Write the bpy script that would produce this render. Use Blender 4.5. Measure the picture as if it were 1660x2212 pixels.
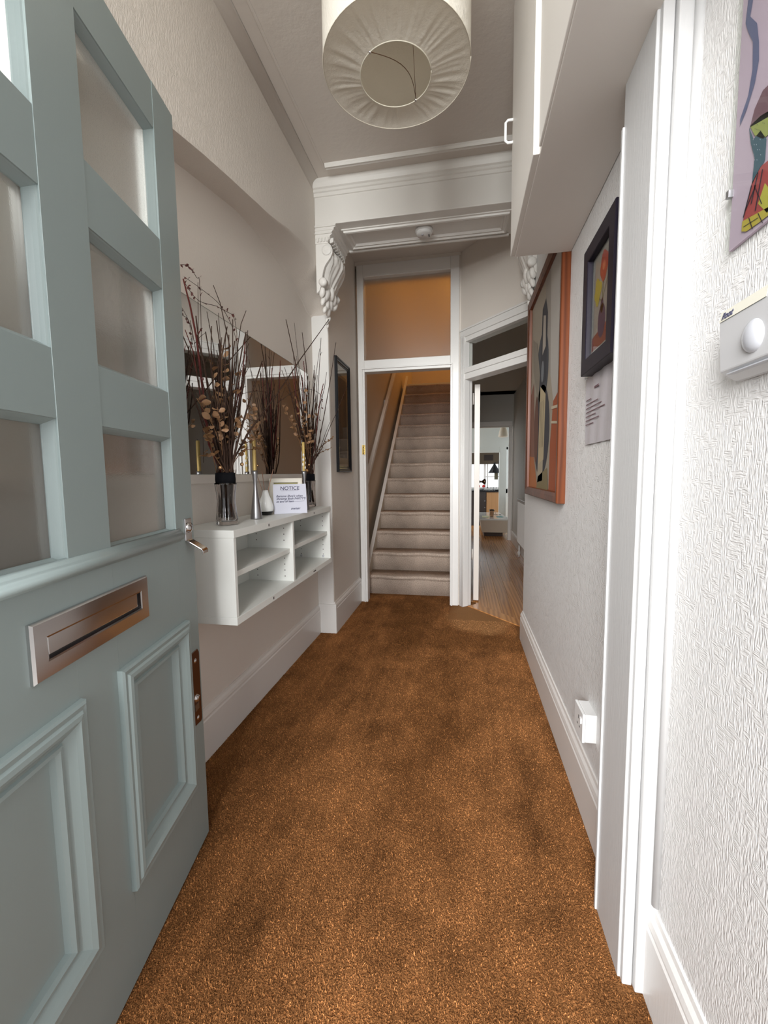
import bpy, math, random
import numpy as np
from mathutils import Vector, Matrix
for o in list(bpy.data.objects): bpy.data.objects.remove(o)
SC = bpy.context.scene
COL = SC.collection
PI = math.pi
# ------------------------------------------------------------------ camera
FPX = 916.19; YAW, PITCH, ROLL = 0.183284, 0.0891245, -0.0114852
CAM = Vector((0, 0, 1.08))
cy, sy, cp, sp = math.cos(YAW), math.sin(YAW), math.cos(PITCH), math.sin(PITCH)
fw = Vector((-sy * cp, cy * cp, -sp)); r0 = Vector((cy, sy, 0)); u0 = r0.cross(fw)
rt = r0 * math.cos(ROLL) + u0 * math.sin(ROLL); up = -r0 * math.sin(ROLL) + u0 * math.cos(ROLL)
cd = bpy.data.cameras.new('camera'); co = bpy.data.objects.new('camera', cd); COL.objects.link(co)
M = Matrix((rt, up, -fw)).transposed().to_4x4(); M.translation = CAM; co.matrix_world = M
cd.sensor_fit = 'VERTICAL'; cd.sensor_height = 24; cd.lens = FPX / 2212 * 24; cd.clip_start = 0.02
SC.camera = co

def at(px, py, ax, c):
    """point of the photograph's line of sight that lies on the plane axis = c"""
    d = fw + rt * ((px - 830) / FPX) + up * ((1106 - py) / FPX)
    return CAM + d * ((c - CAM[ax]) / d[ax])
# ------------------------------------------------------------------ sky, exposure, lights
W = bpy.data.worlds.new('sky'); SC.world = W; W.use_nodes = True
nt = W.node_tree; bg = nt.nodes['Background']
bg.inputs[0].default_value = (0.93, 0.96, 1.0, 1); bg.inputs[1].default_value = 1.5
SC.view_settings.view_transform = 'Standard'; SC.view_settings.look = 'None'
SC.view_settings.gamma = 1; SC.view_settings.use_curve_mapping = False
SC.view_settings.exposure = -0.02

def area(name, loc, rot, sx, sy_, power, color, spread=180):
    l = bpy.data.lights.new(name, 'AREA'); l.shape = 'RECTANGLE'; l.size = sx; l.size_y = sy_
    l.energy = power; l.color = color; l.spread = math.radians(spread)
    o = bpy.data.objects.new(name, l); o.location = loc; o.rotation_euler = rot; COL.objects.link(o); return o
def point(name, loc, power, color, r=0.04):
    l = bpy.data.lights.new(name, 'POINT'); l.energy = power; l.color = color; l.shadow_soft_size = r
    o = bpy.data.objects.new(name, l); o.location = loc; COL.objects.link(o); return o
# daylight coming in at the open front doorway and an added fanlight (sky seen from the street side)
area('doorway_daylight', (-0.58, -2.6, 2.45), (math.radians(80), 0, math.radians(-8)), 2.3, 2.4, 245, (0.99, 0.985, 0.985), 120)
# daylight from the garden doors of the back room, out of view on the left
area('garden_door_daylight', (-1.5, 8.0, 1.2), (math.radians(90), 0, math.radians(-90)), 1.4, 2.0, 40, (0.95, 0.98, 1.0))
# warm lamp on the upstairs landing
point('landing_lamp', (0.35, 6.6, 4.3), 26, (1.0, 0.50, 0.13), 0.08)
# ------------------------------------------------------------------ materials
def mat(name, color, rough=0.5, metal=0.0, spec=0.5, **k):
    m = bpy.data.materials.new(name); m.use_nodes = True
    b = m.node_tree.nodes['Principled BSDF']
    b.inputs['Base Color'].default_value = (*color, 1); b.inputs['Roughness'].default_value = rough
    b.inputs['Metallic'].default_value = metal; b.inputs['Specular IOR Level'].default_value = spec
    if 'trans' in k: b.inputs['Transmission Weight'].default_value = k['trans']
    if 'ior' in k: b.inputs['IOR'].default_value = k['ior']
    if 'coat' in k: b.inputs['Coat Weight'].default_value = k['coat']
    if 'sheen' in k: b.inputs['Sheen Weight'].default_value = k['sheen']
    m['b'] = 1
    return m
def nd(m, t, **k):
    n = m.node_tree.nodes.new(t)
    for a, v in k.items(): setattr(n, a, v)
    return n
def lk(m, a, b): m.node_tree.links.new(a, b)
def coords(m, scale=(1, 1, 1), rot=(0, 0, 0)):
    tc = nd(m, 'ShaderNodeTexCoord'); mp = nd(m, 'ShaderNodeMapping')
    mp.inputs['Scale'].default_value = scale; mp.inputs['Rotation'].default_value = rot
    lk(m, tc.outputs['Object'], mp.inputs['Vector']); return mp.outputs[0]
def noise(m, vec, scale, detail=3, rough=0.5):
    n = nd(m, 'ShaderNodeTexNoise'); n.inputs['Scale'].default_value = scale
    n.inputs['Detail'].default_value = detail; n.inputs['Roughness'].default_value = rough
    lk(m, vec, n.inputs['Vector']); return n.outputs['Fac']
def ramp(m, fac, stops):
    r = nd(m, 'ShaderNodeValToRGB'); e = r.color_ramp.elements
    while len(e) < len(stops): e.new(0.5)
    for i, (p_, c) in enumerate(stops):
        e[i].position = p_; e[i].color = (c, c, c, 1) if isinstance(c, (int, float)) else (*c, 1)
    lk(m, fac, r.inputs[0]); return r.outputs[0]
def mix(m, fac, a, b, mode='MIX'):
    n = nd(m, 'ShaderNodeMix', data_type='RGBA', blend_type=mode)
    if isinstance(fac, (int, float)): n.inputs[0].default_value = fac
    else: lk(m, fac, n.inputs[0])
    for s, v in ((6, a), (7, b)):
        if isinstance(v, tuple): n.inputs[s].default_value = (*v, 1)
        else: lk(m, v, n.inputs[s])
    return n.outputs[2]
def math_(m, op, a, b=0.0):
    n = nd(m, 'ShaderNodeMath', operation=op)
    for s, v in ((0, a), (1, b)):
        if isinstance(v, (int, float)): n.inputs[s].default_value = v
        else: lk(m, v, n.inputs[s])
    return n.outputs[0]
def bump(m, h, dist, strength=1.0):
    b = nd(m, 'ShaderNodeBump'); b.inputs['Distance'].default_value = dist; b.inputs['Strength'].default_value = strength
    lk(m, h, b.inputs['Height']); P = m.node_tree.nodes['Principled BSDF']; lk(m, b.outputs[0], P.inputs['Normal'])
def base(m, c): lk(m, c, m.node_tree.nodes['Principled BSDF'].inputs['Base Color'])

def woodchip(name, color, dist, rough=0.45, ax='x'):
    """embossed wallpaper: short raised strokes, upright in some patches and level in others"""
    m = mat(name, color, rough)
    a = noise(m, coords(m, (390, 390, 62)), 1, 1.5)
    b = noise(m, coords(m, (66, 66, 410)), 1, 1.5)
    c = noise(m, coords(m, (1, 1, 1), (0.8, 0, 0)), 120, 1)
    k = ramp(m, noise(m, coords(m), 44, 1), [(0.52, 0.0), (0.60, 1.0)])
    h = mix(m, k, a, b); h2 = mix(m, 0.22, h, c)
    bump(m, ramp(m, h2, [(0.40, 0.0), (0.60, 1.0)]), dist)
    base(m, mix(m, noise(m, coords(m), 1.7, 3), tuple(v * 0.95 for v in color), color))
    return m
def plaster(name, color, dist=0.0008, scale=60, rough=0.6):
    m = mat(name, color, rough)
    bump(m, noise(m, coords(m), scale, 4, 0.6), dist)
    base(m, mix(m, noise(m, coords(m), 2.0, 3), tuple(v * 0.95 for v in color), color))
    return m
def gloss_paint(name, color, rough=0.3, dist=0.0003):
    m = mat(name, color, rough)
    bump(m, noise(m, coords(m, (60, 60, 6)), 3, 3), dist)
    base(m, mix(m, noise(m, coords(m), 3.0, 4), tuple(v * 0.93 for v in color), color))
    return m

WALL = (0.78, 0.72, 0.655); WHITE = (0.82, 0.805, 0.78)
M_PAPER = woodchip('wallpaper_embossed', (0.78, 0.77, 0.755), 0.0008, 0.45)
M_PAPERS = woodchip('wallpaper_soft_embossed', (0.76, 0.70, 0.635), 0.0005, 0.5)
M_WALL = plaster('wall_paint', WALL, 0.0006, 90)
M_CEIL = plaster('ceiling_paint', (0.73, 0.675, 0.62), 0.0016, 26)
M_WHITE = gloss_paint('white_gloss_paint', WHITE, 0.28)
M_SKIRT = gloss_paint('skirting_paint', (0.78, 0.745, 0.71), 0.3)
M_MOULD = plaster('moulding_paint', (0.80, 0.775, 0.735), 0.0004, 120, 0.4)
M_TEAL = gloss_paint('duck_egg_paint', (0.285, 0.345, 0.340), 0.32, 0.0001)
M_MELA = mat('white_laminate', (0.74, 0.75, 0.715), 0.4)
M_HOLE = mat('hole_dark', (0.06, 0.05, 0.045), 0.8)
M_CHROME = mat('polished_nickel', (0.62, 0.60, 0.60), 0.13, 1.0)
M_STEEL = mat('brushed_steel', (0.36, 0.36, 0.37), 0.32, 1.0)
M_BRONZE = mat('bronze_plate', (0.20, 0.12, 0.08), 0.3, 1.0)
M_BRASS = mat('brass', (0.75, 0.55, 0.18), 0.3, 1.0)
M_GOLD = mat('gold_candle_wax', (0.48, 0.34, 0.11), 0.4, 0.25)
M_WAX = mat('dripped_wax', (0.85, 0.82, 0.74), 0.5)
M_BLACK = mat('black_lacquer', (0.012, 0.012, 0.014), 0.3)
M_PURP = mat('dark_aubergine_lacquer', (0.012, 0.009, 0.017), 0.4)
M_MIRROR = mat('mirror_silver', (0.80, 0.80, 0.79), 0.01, 1.0)
M_DARKGAP = mat('dark_gap', (0.03, 0.025, 0.025), 0.9)
M_PLASTIC = mat('white_plastic', (0.80, 0.80, 0.79), 0.35)
M_GREYPL = mat('grey_plastic', (0.48, 0.49, 0.52), 0.3)
M_BLKFAB = mat('black_velvet', (0.01, 0.01, 0.012), 0.9)
M_CARD = mat('white_card', (0.60, 0.61, 0.69), 0.8, spec=0.1)
M_INK = mat('ink', (0.09, 0.09, 0.14), 0.8, spec=0.1)
M_CERAM = mat('white_ceramic', (0.82, 0.83, 0.81), 0.12, coat=0.5)
M_CERAMB = mat('black_glaze', (0.01, 0.01, 0.01), 0.15)
M_REED = mat('reed', (0.33, 0.18, 0.12), 0.7)
M_TWIG = mat('twig_bark', (0.045, 0.024, 0.016), 0.7)
M_TWIGR = mat('red_twig_bark', (0.11, 0.022, 0.018), 0.6)
M_TWIGL = mat('pale_stem', (0.24, 0.13, 0.07), 0.7)
def leafm(n, c):
    m = mat(n, c, 0.5); base(m, mix(m, noise(m, coords(m), 60, 2), tuple(v * 0.6 for v in c), c)); return m
M_LEAF = leafm('dried_leaf', (0.36, 0.20, 0.10)); M_LEAF2 = leafm('bronze_leaf', (0.24, 0.12, 0.045)); M_BERRY = mat('dark_berry', (0.10, 0.03, 0.025), 0.5)
M_BELL = mat('gold_bauble', (0.8, 0.5, 0.25), 0.15, 1.0)
def glass(name, rough, color=(1, 1, 1), bmp=0):
    m = mat(name, color, rough, trans=1.0, ior=1.45)
    if bmp: bump(m, noise(m, coords(m), 420, 2), bmp)
    return m
def thin_glass(name, tint):
    m = bpy.data.materials.new(name); m.use_nodes = True; n = m.node_tree.nodes; n.remove(n['Principled BSDF'])
    a = nd(m, 'ShaderNodeBsdfTransparent'); a.inputs[0].default_value = (*tint, 1); b = nd(m, 'ShaderNodeBsdfGlossy'); b.inputs['Roughness'].default_value = 0.02
    f = nd(m, 'ShaderNodeFresnel'); g_ = nd(m, 'ShaderNodeNewGeometry'); lk(m, math_(m, 'SUBTRACT', 1.16, math_(m, 'MULTIPLY', g_.outputs['Backfacing'], 1.16 - 1 / 1.16)), f.inputs[0]); x = nd(m, 'ShaderNodeMixShader')
    lk(m, f.outputs[0], x.inputs[0]); lk(m, a.outputs[0], x.inputs[1]); lk(m, b.outputs[0], x.inputs[2]); lk(m, x.outputs[0], n['Material Output'].inputs[0]); return m
M_CLEAR = thin_glass('clear_glass', (0.96, 0.97, 0.96)); M_VASE = glass('smoked_glass', 0.02, (0.80, 0.77, 0.76))
M_FROST = glass('obscure_glass', 0.10, (0.97, 0.98, 0.96), 0.00022)
def obscure(m, tr_, df_):
    n = m.node_tree.nodes; P_ = n['Principled BSDF']
    t = nd(m, 'ShaderNodeBsdfTranslucent'); t.inputs[0].default_value = (0.92, 0.93, 0.9, 1)
    d = nd(m, 'ShaderNodeBsdfTransparent')
    x = nd(m, 'ShaderNodeMixShader'); x.inputs[0].default_value = tr_; y = nd(m, 'ShaderNodeMixShader'); y.inputs[0].default_value = df_
    lk(m, P_.outputs[0], x.inputs[1]); lk(m, t.outputs[0], x.inputs[2]); lk(m, x.outputs[0], y.inputs[1]); lk(m, d.outputs[0], y.inputs[2]); lk(m, y.outputs[0], n['Material Output'].inputs[0])
obscure(M_FROST, 0.05, 0.22)
M_FROST2 = glass('obscure_transom_glass', 0.30, (0.9, 0.9, 0.88)); obscure(M_FROST2, 0.15, 0.10)
def wood(name, c1, c2, ax='y', scale=1.0, rough=0.35, knots=True):
    m = mat(name, c1, rough)
    s = {'y': (12, 0.9, 12), 'z': (22, 22, 1.2), 'x': (1.2, 22, 22)}[ax]
    n = noise(m, coords(m, tuple(v * scale for v in s)), 2.2, 5, 0.6)
    w = nd(m, 'ShaderNodeTexWave', wave_type='BANDS', bands_direction='X' if ax != 'x' else 'Y')
    w.inputs['Scale'].default_value = 1.4; w.inputs['Distortion'].default_value = 9; w.inputs['Detail'].default_value = 2
    lk(m, coords(m, tuple(v * scale * 0.5 for v in s)), w.inputs['Vector'])
    f = mix(m, 0.4, n, w.outputs['Fac'])
    base(m, mix(m, ramp(m, f, [(0.3, 0.0), (0.75, 1.0)]), c1, c2)); bump(m, f, 0.0003)
    return m
M_FRAMEW = wood('orange_frame_wood', (0.155, 0.042, 0.013), (0.085, 0.022, 0.007), 'z')
M_BOARD = wood('pine_floorboard', (0.66, 0.31, 0.10), (0.42, 0.17, 0.05), 'y', 1.0, 0.22)
M_BOARD2 = wood('pine_floorboard_dark', (0.56, 0.25, 0.075), (0.34, 0.135, 0.038), 'y', 1.3, 0.22)
M_OAK = wood('cabinet_oak', (0.48, 0.27, 0.12), (0.38, 0.20, 0.08), 'z')
# stair carpet: beige fleck
M_STAIR = mat('beige_stair_carpet', (0.34, 0.27, 0.22), 0.95, sheen=0.3)
_f = noise(M_STAIR, coords(M_STAIR), 190, 3, 0.7)
_d = noise(M_STAIR, coords(M_STAIR, (1, 3, 1)), 4.0, 3)
base(M_STAIR, mix(M_STAIR, ramp(M_STAIR, _d, [(0.35, 1.0), (0.7, 0.72)]), (0, 0, 0), mix(M_STAIR, ramp(M_STAIR, _f, [(0.35, 0.0), (0.65, 1.0)]), (0.36, 0.27, 0.21), (0.80, 0.66, 0.55)), 'MIX'))
bump(M_STAIR, _f, 0.004)

def carpet_mat(name, tuft):
    m = mat(name, (0.34, 0.15, 0.045), 0.95, sheen=0.25)
    c = coords(m)
    big = noise(m, coords(m, (3.2, 0.8, 1)), 1.6, 5, 0.65)         # tracked pile, running along the hall
    mid = noise(m, coords(m, (1, 0.7, 1)), 7, 4, 0.6)
    f = mix(m, 0.42, mix(m, 0.28, big, noise(m, coords(m, (13, 0.5, 1)), 1.6, 3, 0.6)), mid)
    col = nd(m, 'ShaderNodeValToRGB'); e = col.color_ramp.elements
    e[0].position = 0.36; e[0].color = (0.160, 0.066, 0.022, 1); e[1].position = 0.64; e[1].color = (0.45, 0.195, 0.068, 1)
    lk(m, f, col.inputs[0]); cc = col.outputs[0]
    sep = nd(m, 'ShaderNodeSeparateXYZ'); lk(m, c, sep.inputs[0])
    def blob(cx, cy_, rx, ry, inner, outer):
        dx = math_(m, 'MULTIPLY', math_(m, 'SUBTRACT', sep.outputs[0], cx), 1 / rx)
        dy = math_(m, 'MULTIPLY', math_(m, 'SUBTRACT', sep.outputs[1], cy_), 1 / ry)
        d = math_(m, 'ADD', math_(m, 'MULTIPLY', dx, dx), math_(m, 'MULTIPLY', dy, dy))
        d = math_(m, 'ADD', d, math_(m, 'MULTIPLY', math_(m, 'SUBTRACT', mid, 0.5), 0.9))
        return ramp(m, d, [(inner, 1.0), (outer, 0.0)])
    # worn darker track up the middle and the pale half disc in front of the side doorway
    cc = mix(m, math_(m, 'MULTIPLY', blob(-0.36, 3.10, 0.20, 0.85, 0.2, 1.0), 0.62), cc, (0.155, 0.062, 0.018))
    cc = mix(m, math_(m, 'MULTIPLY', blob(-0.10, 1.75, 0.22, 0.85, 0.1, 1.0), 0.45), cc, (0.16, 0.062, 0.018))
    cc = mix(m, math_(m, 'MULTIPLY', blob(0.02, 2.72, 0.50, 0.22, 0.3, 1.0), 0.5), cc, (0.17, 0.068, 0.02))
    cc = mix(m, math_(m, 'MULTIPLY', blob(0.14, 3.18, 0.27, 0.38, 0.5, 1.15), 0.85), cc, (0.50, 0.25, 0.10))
    fine = noise(m, c, 330, 2, 0.7)
    cc = mix(m, 1.0, cc, ramp(m, fine, [(0.35, 0.42), (0.65, 1.45)]), 'MULTIPLY')
    if tuft:
        g = nd(m, 'ShaderNodeNewGeometry')
        cc = mix(m, 1.0, cc, ramp(m, g.outputs['Random Per Island'], [(0.0, 0.55), (0.75, 1.1), (1.0, 1.7)]), 'MULTIPLY')
    base(m, cc)
    if not tuft: bump(m, noise(m, c, 240, 3, 0.7), 0.010)
    return m
def dull(m, sp=0.2):
    P_ = m.node_tree.nodes['Principled BSDF']; P_.inputs['Specular IOR Level'].default_value = sp; P_.inputs['Sheen Weight'].default_value = 0
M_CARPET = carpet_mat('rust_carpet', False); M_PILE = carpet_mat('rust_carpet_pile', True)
for _m, _s in ((M_CARPET, 0.1), (M_PILE, 0.1), (M_STAIR, 0.1), (M_FRAMEW, 0.22), (M_BLACK, 0.2), (M_PURP, 0.2), (M_BLKFAB, 0.05), (M_TWIG, 0.2), (M_TWIGR, 0.2), (M_TWIGL, 0.2)): dull(_m, _s)
# lamp shade fabric
M_SHADE = mat('shade_paper', (0.74, 0.70, 0.63), 0.8)
P = M_SHADE.node_tree.nodes['Principled BSDF']; P.inputs['Subsurface Weight'].default_value = 0.0
tr = nd(M_SHADE, 'ShaderNodeBsdfTranslucent'); tr.inputs[0].default_value = (0.72, 0.66, 0.56, 1)
mx = nd(M_SHADE, 'ShaderNodeMixShader'); mx.inputs[0].default_value = 0.30
lk(M_SHADE, P.outputs[0], mx.inputs[1]); lk(M_SHADE, tr.outputs[0], mx.inputs[2])
lk(M_SHADE, mx.outputs[0], M_SHADE.node_tree.nodes['Material Output'].inputs[0])
bump(M_SHADE, noise(M_SHADE, coords(M_SHADE), 45, 4, 0.7), 0.003)
FLAT = {}
def flat(c):
    """printed ink colour, given in sRGB 0-255"""
    k = tuple(c)
    if k not in FLAT:
        c = tuple(v * 0.90 for v in c)
        lin = tuple(((v / 255 + 0.055) / 1.055) ** 2.4 if v > 10 else v / 255 / 12.92 for v in c)
        FLAT[k] = mat('print_%02x%02x%02x' % k, lin, 0.6)
    return FLAT[k]
# ------------------------------------------------------------------ mesh builder
class MB:
    def __init__(s): s.v = []; s.f = []; s.m = []; s.sm = []; s.mats = []
    def mi(s, m):
        if m is None: return 0
        if m not in s.mats: s.mats.append(m)
        return s.mats.index(m)
    def add(s, vs, fs, m=None, smooth=False):
        b = len(s.v); s.v += [tuple(v) for v in vs]; k = s.mi(m)
        for f in fs: s.f.append(tuple(i + b for i in f)); s.m.append(k); s.sm.append(smooth)
        return s
    def box(s, x0, y0, z0, x1, y1, z1, m=None):
        vs = [(x, y, z) for x in (x0, x1) for y in (y0, y1) for z in (z0, z1)]
        return s.add(vs, [(0, 1, 3, 2), (4, 6, 7, 5), (0, 4, 5, 1), (2, 3, 7, 6), (0, 2, 6, 4), (1, 5, 7, 3)], m)
    def obox(s, o, ux, uy, uz, m=None):
        """box from corner o along three edge vectors"""
        o, ux, uy, uz = map(Vector, (o, ux, uy, uz))
        vs = [o + ux * a + uy * b + uz * c for a in (0, 1) for b in (0, 1) for c in (0, 1)]
        return s.add(vs, [(0, 1, 3, 2), (4, 6, 7, 5), (0, 4, 5, 1), (2, 3, 7, 6), (0, 2, 6, 4), (1, 5, 7, 3)], m)
    def prism(s, poly, f0, f1, m=None, smooth=False):
        n = len(poly); vs = [f0(*p) for p in poly] + [f1(*p) for p in poly]
        s.add(vs, [tuple(range(n))[::-1], tuple(range(n, 2 * n))], m)
        b = len(s.v) - 2 * n; k = s.mi(m)
        for i in range(n):
            j = (i + 1) % n; s.f.append((b + i, b + j, b + n + j, b + n + i)); s.m.append(k); s.sm.append(smooth)
        return s
    def sweep(s, f, a0, b0, a1, b1, prof, m=None, smooth=False):
        """mitred frame: profile points (inset, height) carried round the rectangle; f(a,b,h) -> 3D"""
        vs = []; n = len(prof)
        for (i, h) in prof:
            vs += [f(a0 + i, b0 + i, h), f(a1 - i, b0 + i, h), f(a1 - i, b1 - i, h), f(a0 + i, b1 - i, h)]
        fs = []
        for k in range(n - 1):
            for c in range(4):
                d = (c + 1) % 4; fs.append((k * 4 + c, k * 4 + d, k * 4 + 4 + d, k * 4 + 4 + c))
        return s.add(vs, fs, m, smooth)
    def tube(s, pts, rad, n=6, m=None, smooth=True, cap=True):
        pts = [Vector(p) for p in pts]; vs = []
        N = len(pts); prev = None
        for i, p in enumerate(pts):
            t = (pts[min(i + 1, N - 1)] - pts[max(i - 1, 0)]).normalized()
            a = prev if prev is not None else (Vector((0, 0, 1)) if abs(t.z) < 0.9 else Vector((1, 0, 0)))
            x = (a - t * a.dot(t)).normalized(); prev = x; y = t.cross(x)
            r = rad[i] if hasattr(rad, '__len__') else rad
            for k in range(n):
                q = 2 * PI * k / n; vs.append(p + x * (r * math.cos(q)) + y * (r * math.sin(q)))
        fs = [(i * n + k, i * n + (k + 1) % n, (i + 1) * n + (k + 1) % n, (i + 1) * n + k) for i in range(N - 1) for k in range(n)]
        s.add(vs, fs, m, smooth)
        if cap: b = len(s.v) - N * n; kk = s.mi(m); s.f += [tuple(b + k for k in range(n))[::-1], tuple(b + (N - 1) * n + k for k in range(n))]; s.m += [kk, kk]; s.sm += [False, False]
        return s
    def lathe(s, prof, c=(0, 0, 0), n=32, m=None, smooth=True, ax=2, fn=None):
        vs = []
        for r, h in prof:
            for k in range(n):
                q = 2 * PI * k / n; rr = fn(r, h, q) if fn else r
                a, b = rr * math.cos(q), rr * math.sin(q)
                v = {2: (a, b, h), 0: (h, a, b), 1: (a, h, b)}[ax]
                vs.append((c[0] + v[0], c[1] + v[1], c[2] + v[2]))
        fs = [(i * n + k, i * n + (k + 1) % n, (i + 1) * n + (k + 1) % n, (i + 1) * n + k) for i in range(len(prof) - 1) for k in range(n)]
        return s.add(vs, fs, m, smooth)
    def ball(s, c, r, m=None, n=12):
        r = (r, r, r) if not hasattr(r, '__len__') else r
        vs = []; h = n // 2
        for i in range(h + 1):
            a = PI * i / h
            for k in range(n):
                q = 2 * PI * k / n; vs.append((c[0] + r[0] * math.sin(a) * math.cos(q), c[1] + r[1] * math.sin(a) * math.sin(q), c[2] - r[2] * math.cos(a)))
        fs = [(i * n + k, i * n + (k + 1) % n, (i + 1) * n + (k + 1) % n, (i + 1) * n + k) for i in range(h) for k in range(n)]
        return s.add(vs, fs, m, True)

WM = {}
def link(o, parent=None, local=Matrix()):
    COL.objects.link(o)
    if parent is not None: o.parent = parent
    o.matrix_local = local; WM[o.name] = (WM[parent.name] @ local) if parent is not None else local
    return o
def obj(name, mb, m=None, parent=None, world=True, bevel=0, kind=None, label=None, cat=None, group=None, origin=None):
    """ONE mesh object; vertices are given in world space unless world=False"""
    me = bpy.data.meshes.new(name)
    loc = Matrix.Translation(Vector(origin)) if origin is not None else Matrix()
    inv = ((WM[parent.name] if parent is not None else Matrix()) @ loc).inverted()
    vs = [inv @ Vector(v) for v in mb.v] if world else mb.v
    me.from_pydata([tuple(v) for v in vs], [], mb.f)
    for x in (mb.mats if mb.mats else [m]): me.materials.append(x)
    me.polygons.foreach_set('material_index', mb.m if mb.mats else [0] * len(mb.f))
    me.polygons.foreach_set('use_smooth', mb.sm); me.update()
    o = bpy.data.objects.new(name, me); link(o, parent, loc)
    if bevel:
        md = o.modifiers.new('bevel', 'BEVEL'); md.width = bevel; md.segments = 2; md.limit_method = 'ANGLE'; md.angle_limit = 0.6
        md.harden_normals = False
    tag(o, label, cat, group, kind); return o
def tag(o, label=None, cat=None, group=None, kind=None):
    for k, v in (('label', label), ('category', cat), ('group', group), ('kind', kind)):
        if v: o[k] = v
    return o
def thing(name, label, cat, loc=(0, 0, 0), rz=0, group=None, kind=None):
    o = bpy.data.objects.new(name, None); o.empty_display_size = 0.05
    link(o, None, Matrix.Translation(Vector(loc)) @ Matrix.Rotation(rz, 4, 'Z')); return tag(o, label, cat, group, kind)
def copyof(src, parent, local):
    c = src.copy(); link(c, parent, local); return c
def st(name, mb, m, parent=None, bevel=0, **k):
    return obj(name, mb, m, parent, bevel=bevel, kind=None if parent is not None else 'structure', **k)
def text(name, body, m, parent, mw, size, shear=0.0, align='LEFT', extr=0.0003):
    c = bpy.data.curves.new(name, 'FONT'); c.body = body; c.size = size; c.shear = shear; c.align_x = align; c.extrude = extr; c.offset = 0.0003; c.space_line = 0.9
    t = bpy.data.objects.new(name + '_tmp', c); COL.objects.link(t)
    bpy.context.view_layer.update()
    me = bpy.data.meshes.new_from_object(t.evaluated_get(bpy.context.evaluated_depsgraph_get()))
    bpy.data.objects.remove(t); me.materials.clear(); me.materials.append(m)
    o = bpy.data.objects.new(name, me); link(o, parent, WM[parent.name].inverted() @ mw); return o
X, Y, Z = (lambda x0, x1: None,) * 3
rnd = random.Random(7)

# ================================================================== SETTING
HC = 2.763; XL, XLR, XR = -0.855, -0.965, 0.39; YE = 3.47; PY = 2.72
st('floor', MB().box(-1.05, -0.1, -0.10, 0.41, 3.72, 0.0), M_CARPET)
# the same carpet runs to the foot of the stairs; pile as loose tufts near the camera
def pile():
    N = 420000; g = np.random.default_rng(3)
    y = 0.25 + 3.4 * g.random(N) ** 1.7; x = -0.95 + 1.32 * g.random(N)
    keep = (y < 3.1) | (x < -0.1); keep &= (x < 0.325) | (y > 1.06) | (y < 0.86); x = x[keep]; y = y[keep]; N = len(x)
    h = 0.0022 + 0.0026 * g.random(N); a = g.random(N) * 2 * PI; w = 0.0006 + 0.0006 * g.random(N)
    ln = g.normal(0, 0.0022, (N, 2)); c, s = np.cos(a) * w, np.sin(a) * w
    z0 = np.zeros(N) - 0.0005
    V = np.stack([np.stack([x - c, y - s, z0], 1), np.stack([x + c, y + s, z0], 1),
                  np.stack([x + c * .9 + ln[:, 0] * .5, y + s * .9 + ln[:, 1] * .5, h * .65], 1),
                  np.stack([x - c * .9 + ln[:, 0] * .5, y - s * .9 + ln[:, 1] * .5, h * .65], 1),
                  np.stack([x + ln[:, 0] * 1.3, y + ln[:, 1] * 1.3, h], 1)], 1).reshape(-1, 3)
    i = np.arange(N)[:, None] * 5
    T = np.concatenate([i + [0, 1, 2], i + [0, 2, 3], i + [3, 2, 4]], 1).reshape(-1)
    me = bpy.data.meshes.new('carpet_pile'); me.vertices.add(len(V)); me.vertices.foreach_set('co', V.reshape(-1))
    me.loops.add(len(T)); me.loops.foreach_set('vertex_index', T.astype(np.int32)); nt_ = len(T) // 3
    me.polygons.add(nt_); me.polygons.foreach_set('loop_start', np.arange(nt_, dtype=np.int32) * 3)
    me.update(calc_edges=True); me.materials.append(M_PILE)
    o = bpy.data.objects.new('carpet_pile', me); link(o, bpy.data.objects['floor']); o['kind'] = 'stuff'
pile()
# ---- left wall with a shallow arched recess
arc = [(0.55, 1.70), (0.62, 1.85), (0.75, 1.95), (0.95, 2.035), (1.23, 2.11), (1.38, 2.145), (1.56, 2.18), (1.78, 2.22), (2.08, 2.255), (2.28, 2.262),
       (2.45, 2.245), (2.56, 2.215), (2.64, 2.175), (PY - 0.02, 2.125), (PY, 2.10)]
mb = MB()
def arch_strip(mb, x):
    pass
ys = [0.24] + [p[0] for p in arc]
# front face, built as quads under the ceiling line so that it stays clean
vs = []; fs = []; fine = []
for i in range(len(arc) - 1):
    for k in range(4): fine.append(tuple(arc[i][j] * (1 - k / 4) + arc[i + 1][j] * k / 4 for j in (0, 1)))
fine.append(arc[-1])
def sstep(a, b, x): t = max(0, min(1, (x - a) / (b - a))); return t * t * (3 - 2 * t)
NP = 14
for (y_, z_) in fine:
    w = 0.004 + 0.085 * sstep(1.75, 2.5, y_) * (1 - 0.75 * sstep(2.62, PY, y_)); row = [(XL, y_, HC), (XL, y_, z_ + w * 1.05)]
    for k in range(NP):
        t = k / (NP - 1); e = sstep(0, 1, t)
        row.append((XL + (XLR - XL) * e, y_, z_ + w * (1 - 2 * t) * (1 if abs(1 - 2 * t) < 1 else 1)))
    row.append((XLR - 0.001, y_, z_ - w)); vs += row
L_ = NP + 3
for i in range(len(fine) - 1):
    for k in range(L_ - 1): a_ = i * L_ + k; fs.append((a_, a_ + 1, a_ + 1 + L_, a_ + L_))
mb.add(vs, fs, None, True)
mb.box(XLR - 0.1, 0.235, 0, XL - 0.085, 0.55, HC); mb.box(XLR - 0.1, PY, 0, XL, 3.53, HC)
mb.box(XLR, 0.235, 1.70, XL, 0.555, HC)
st('wall_left', mb, M_PAPERS)
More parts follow.
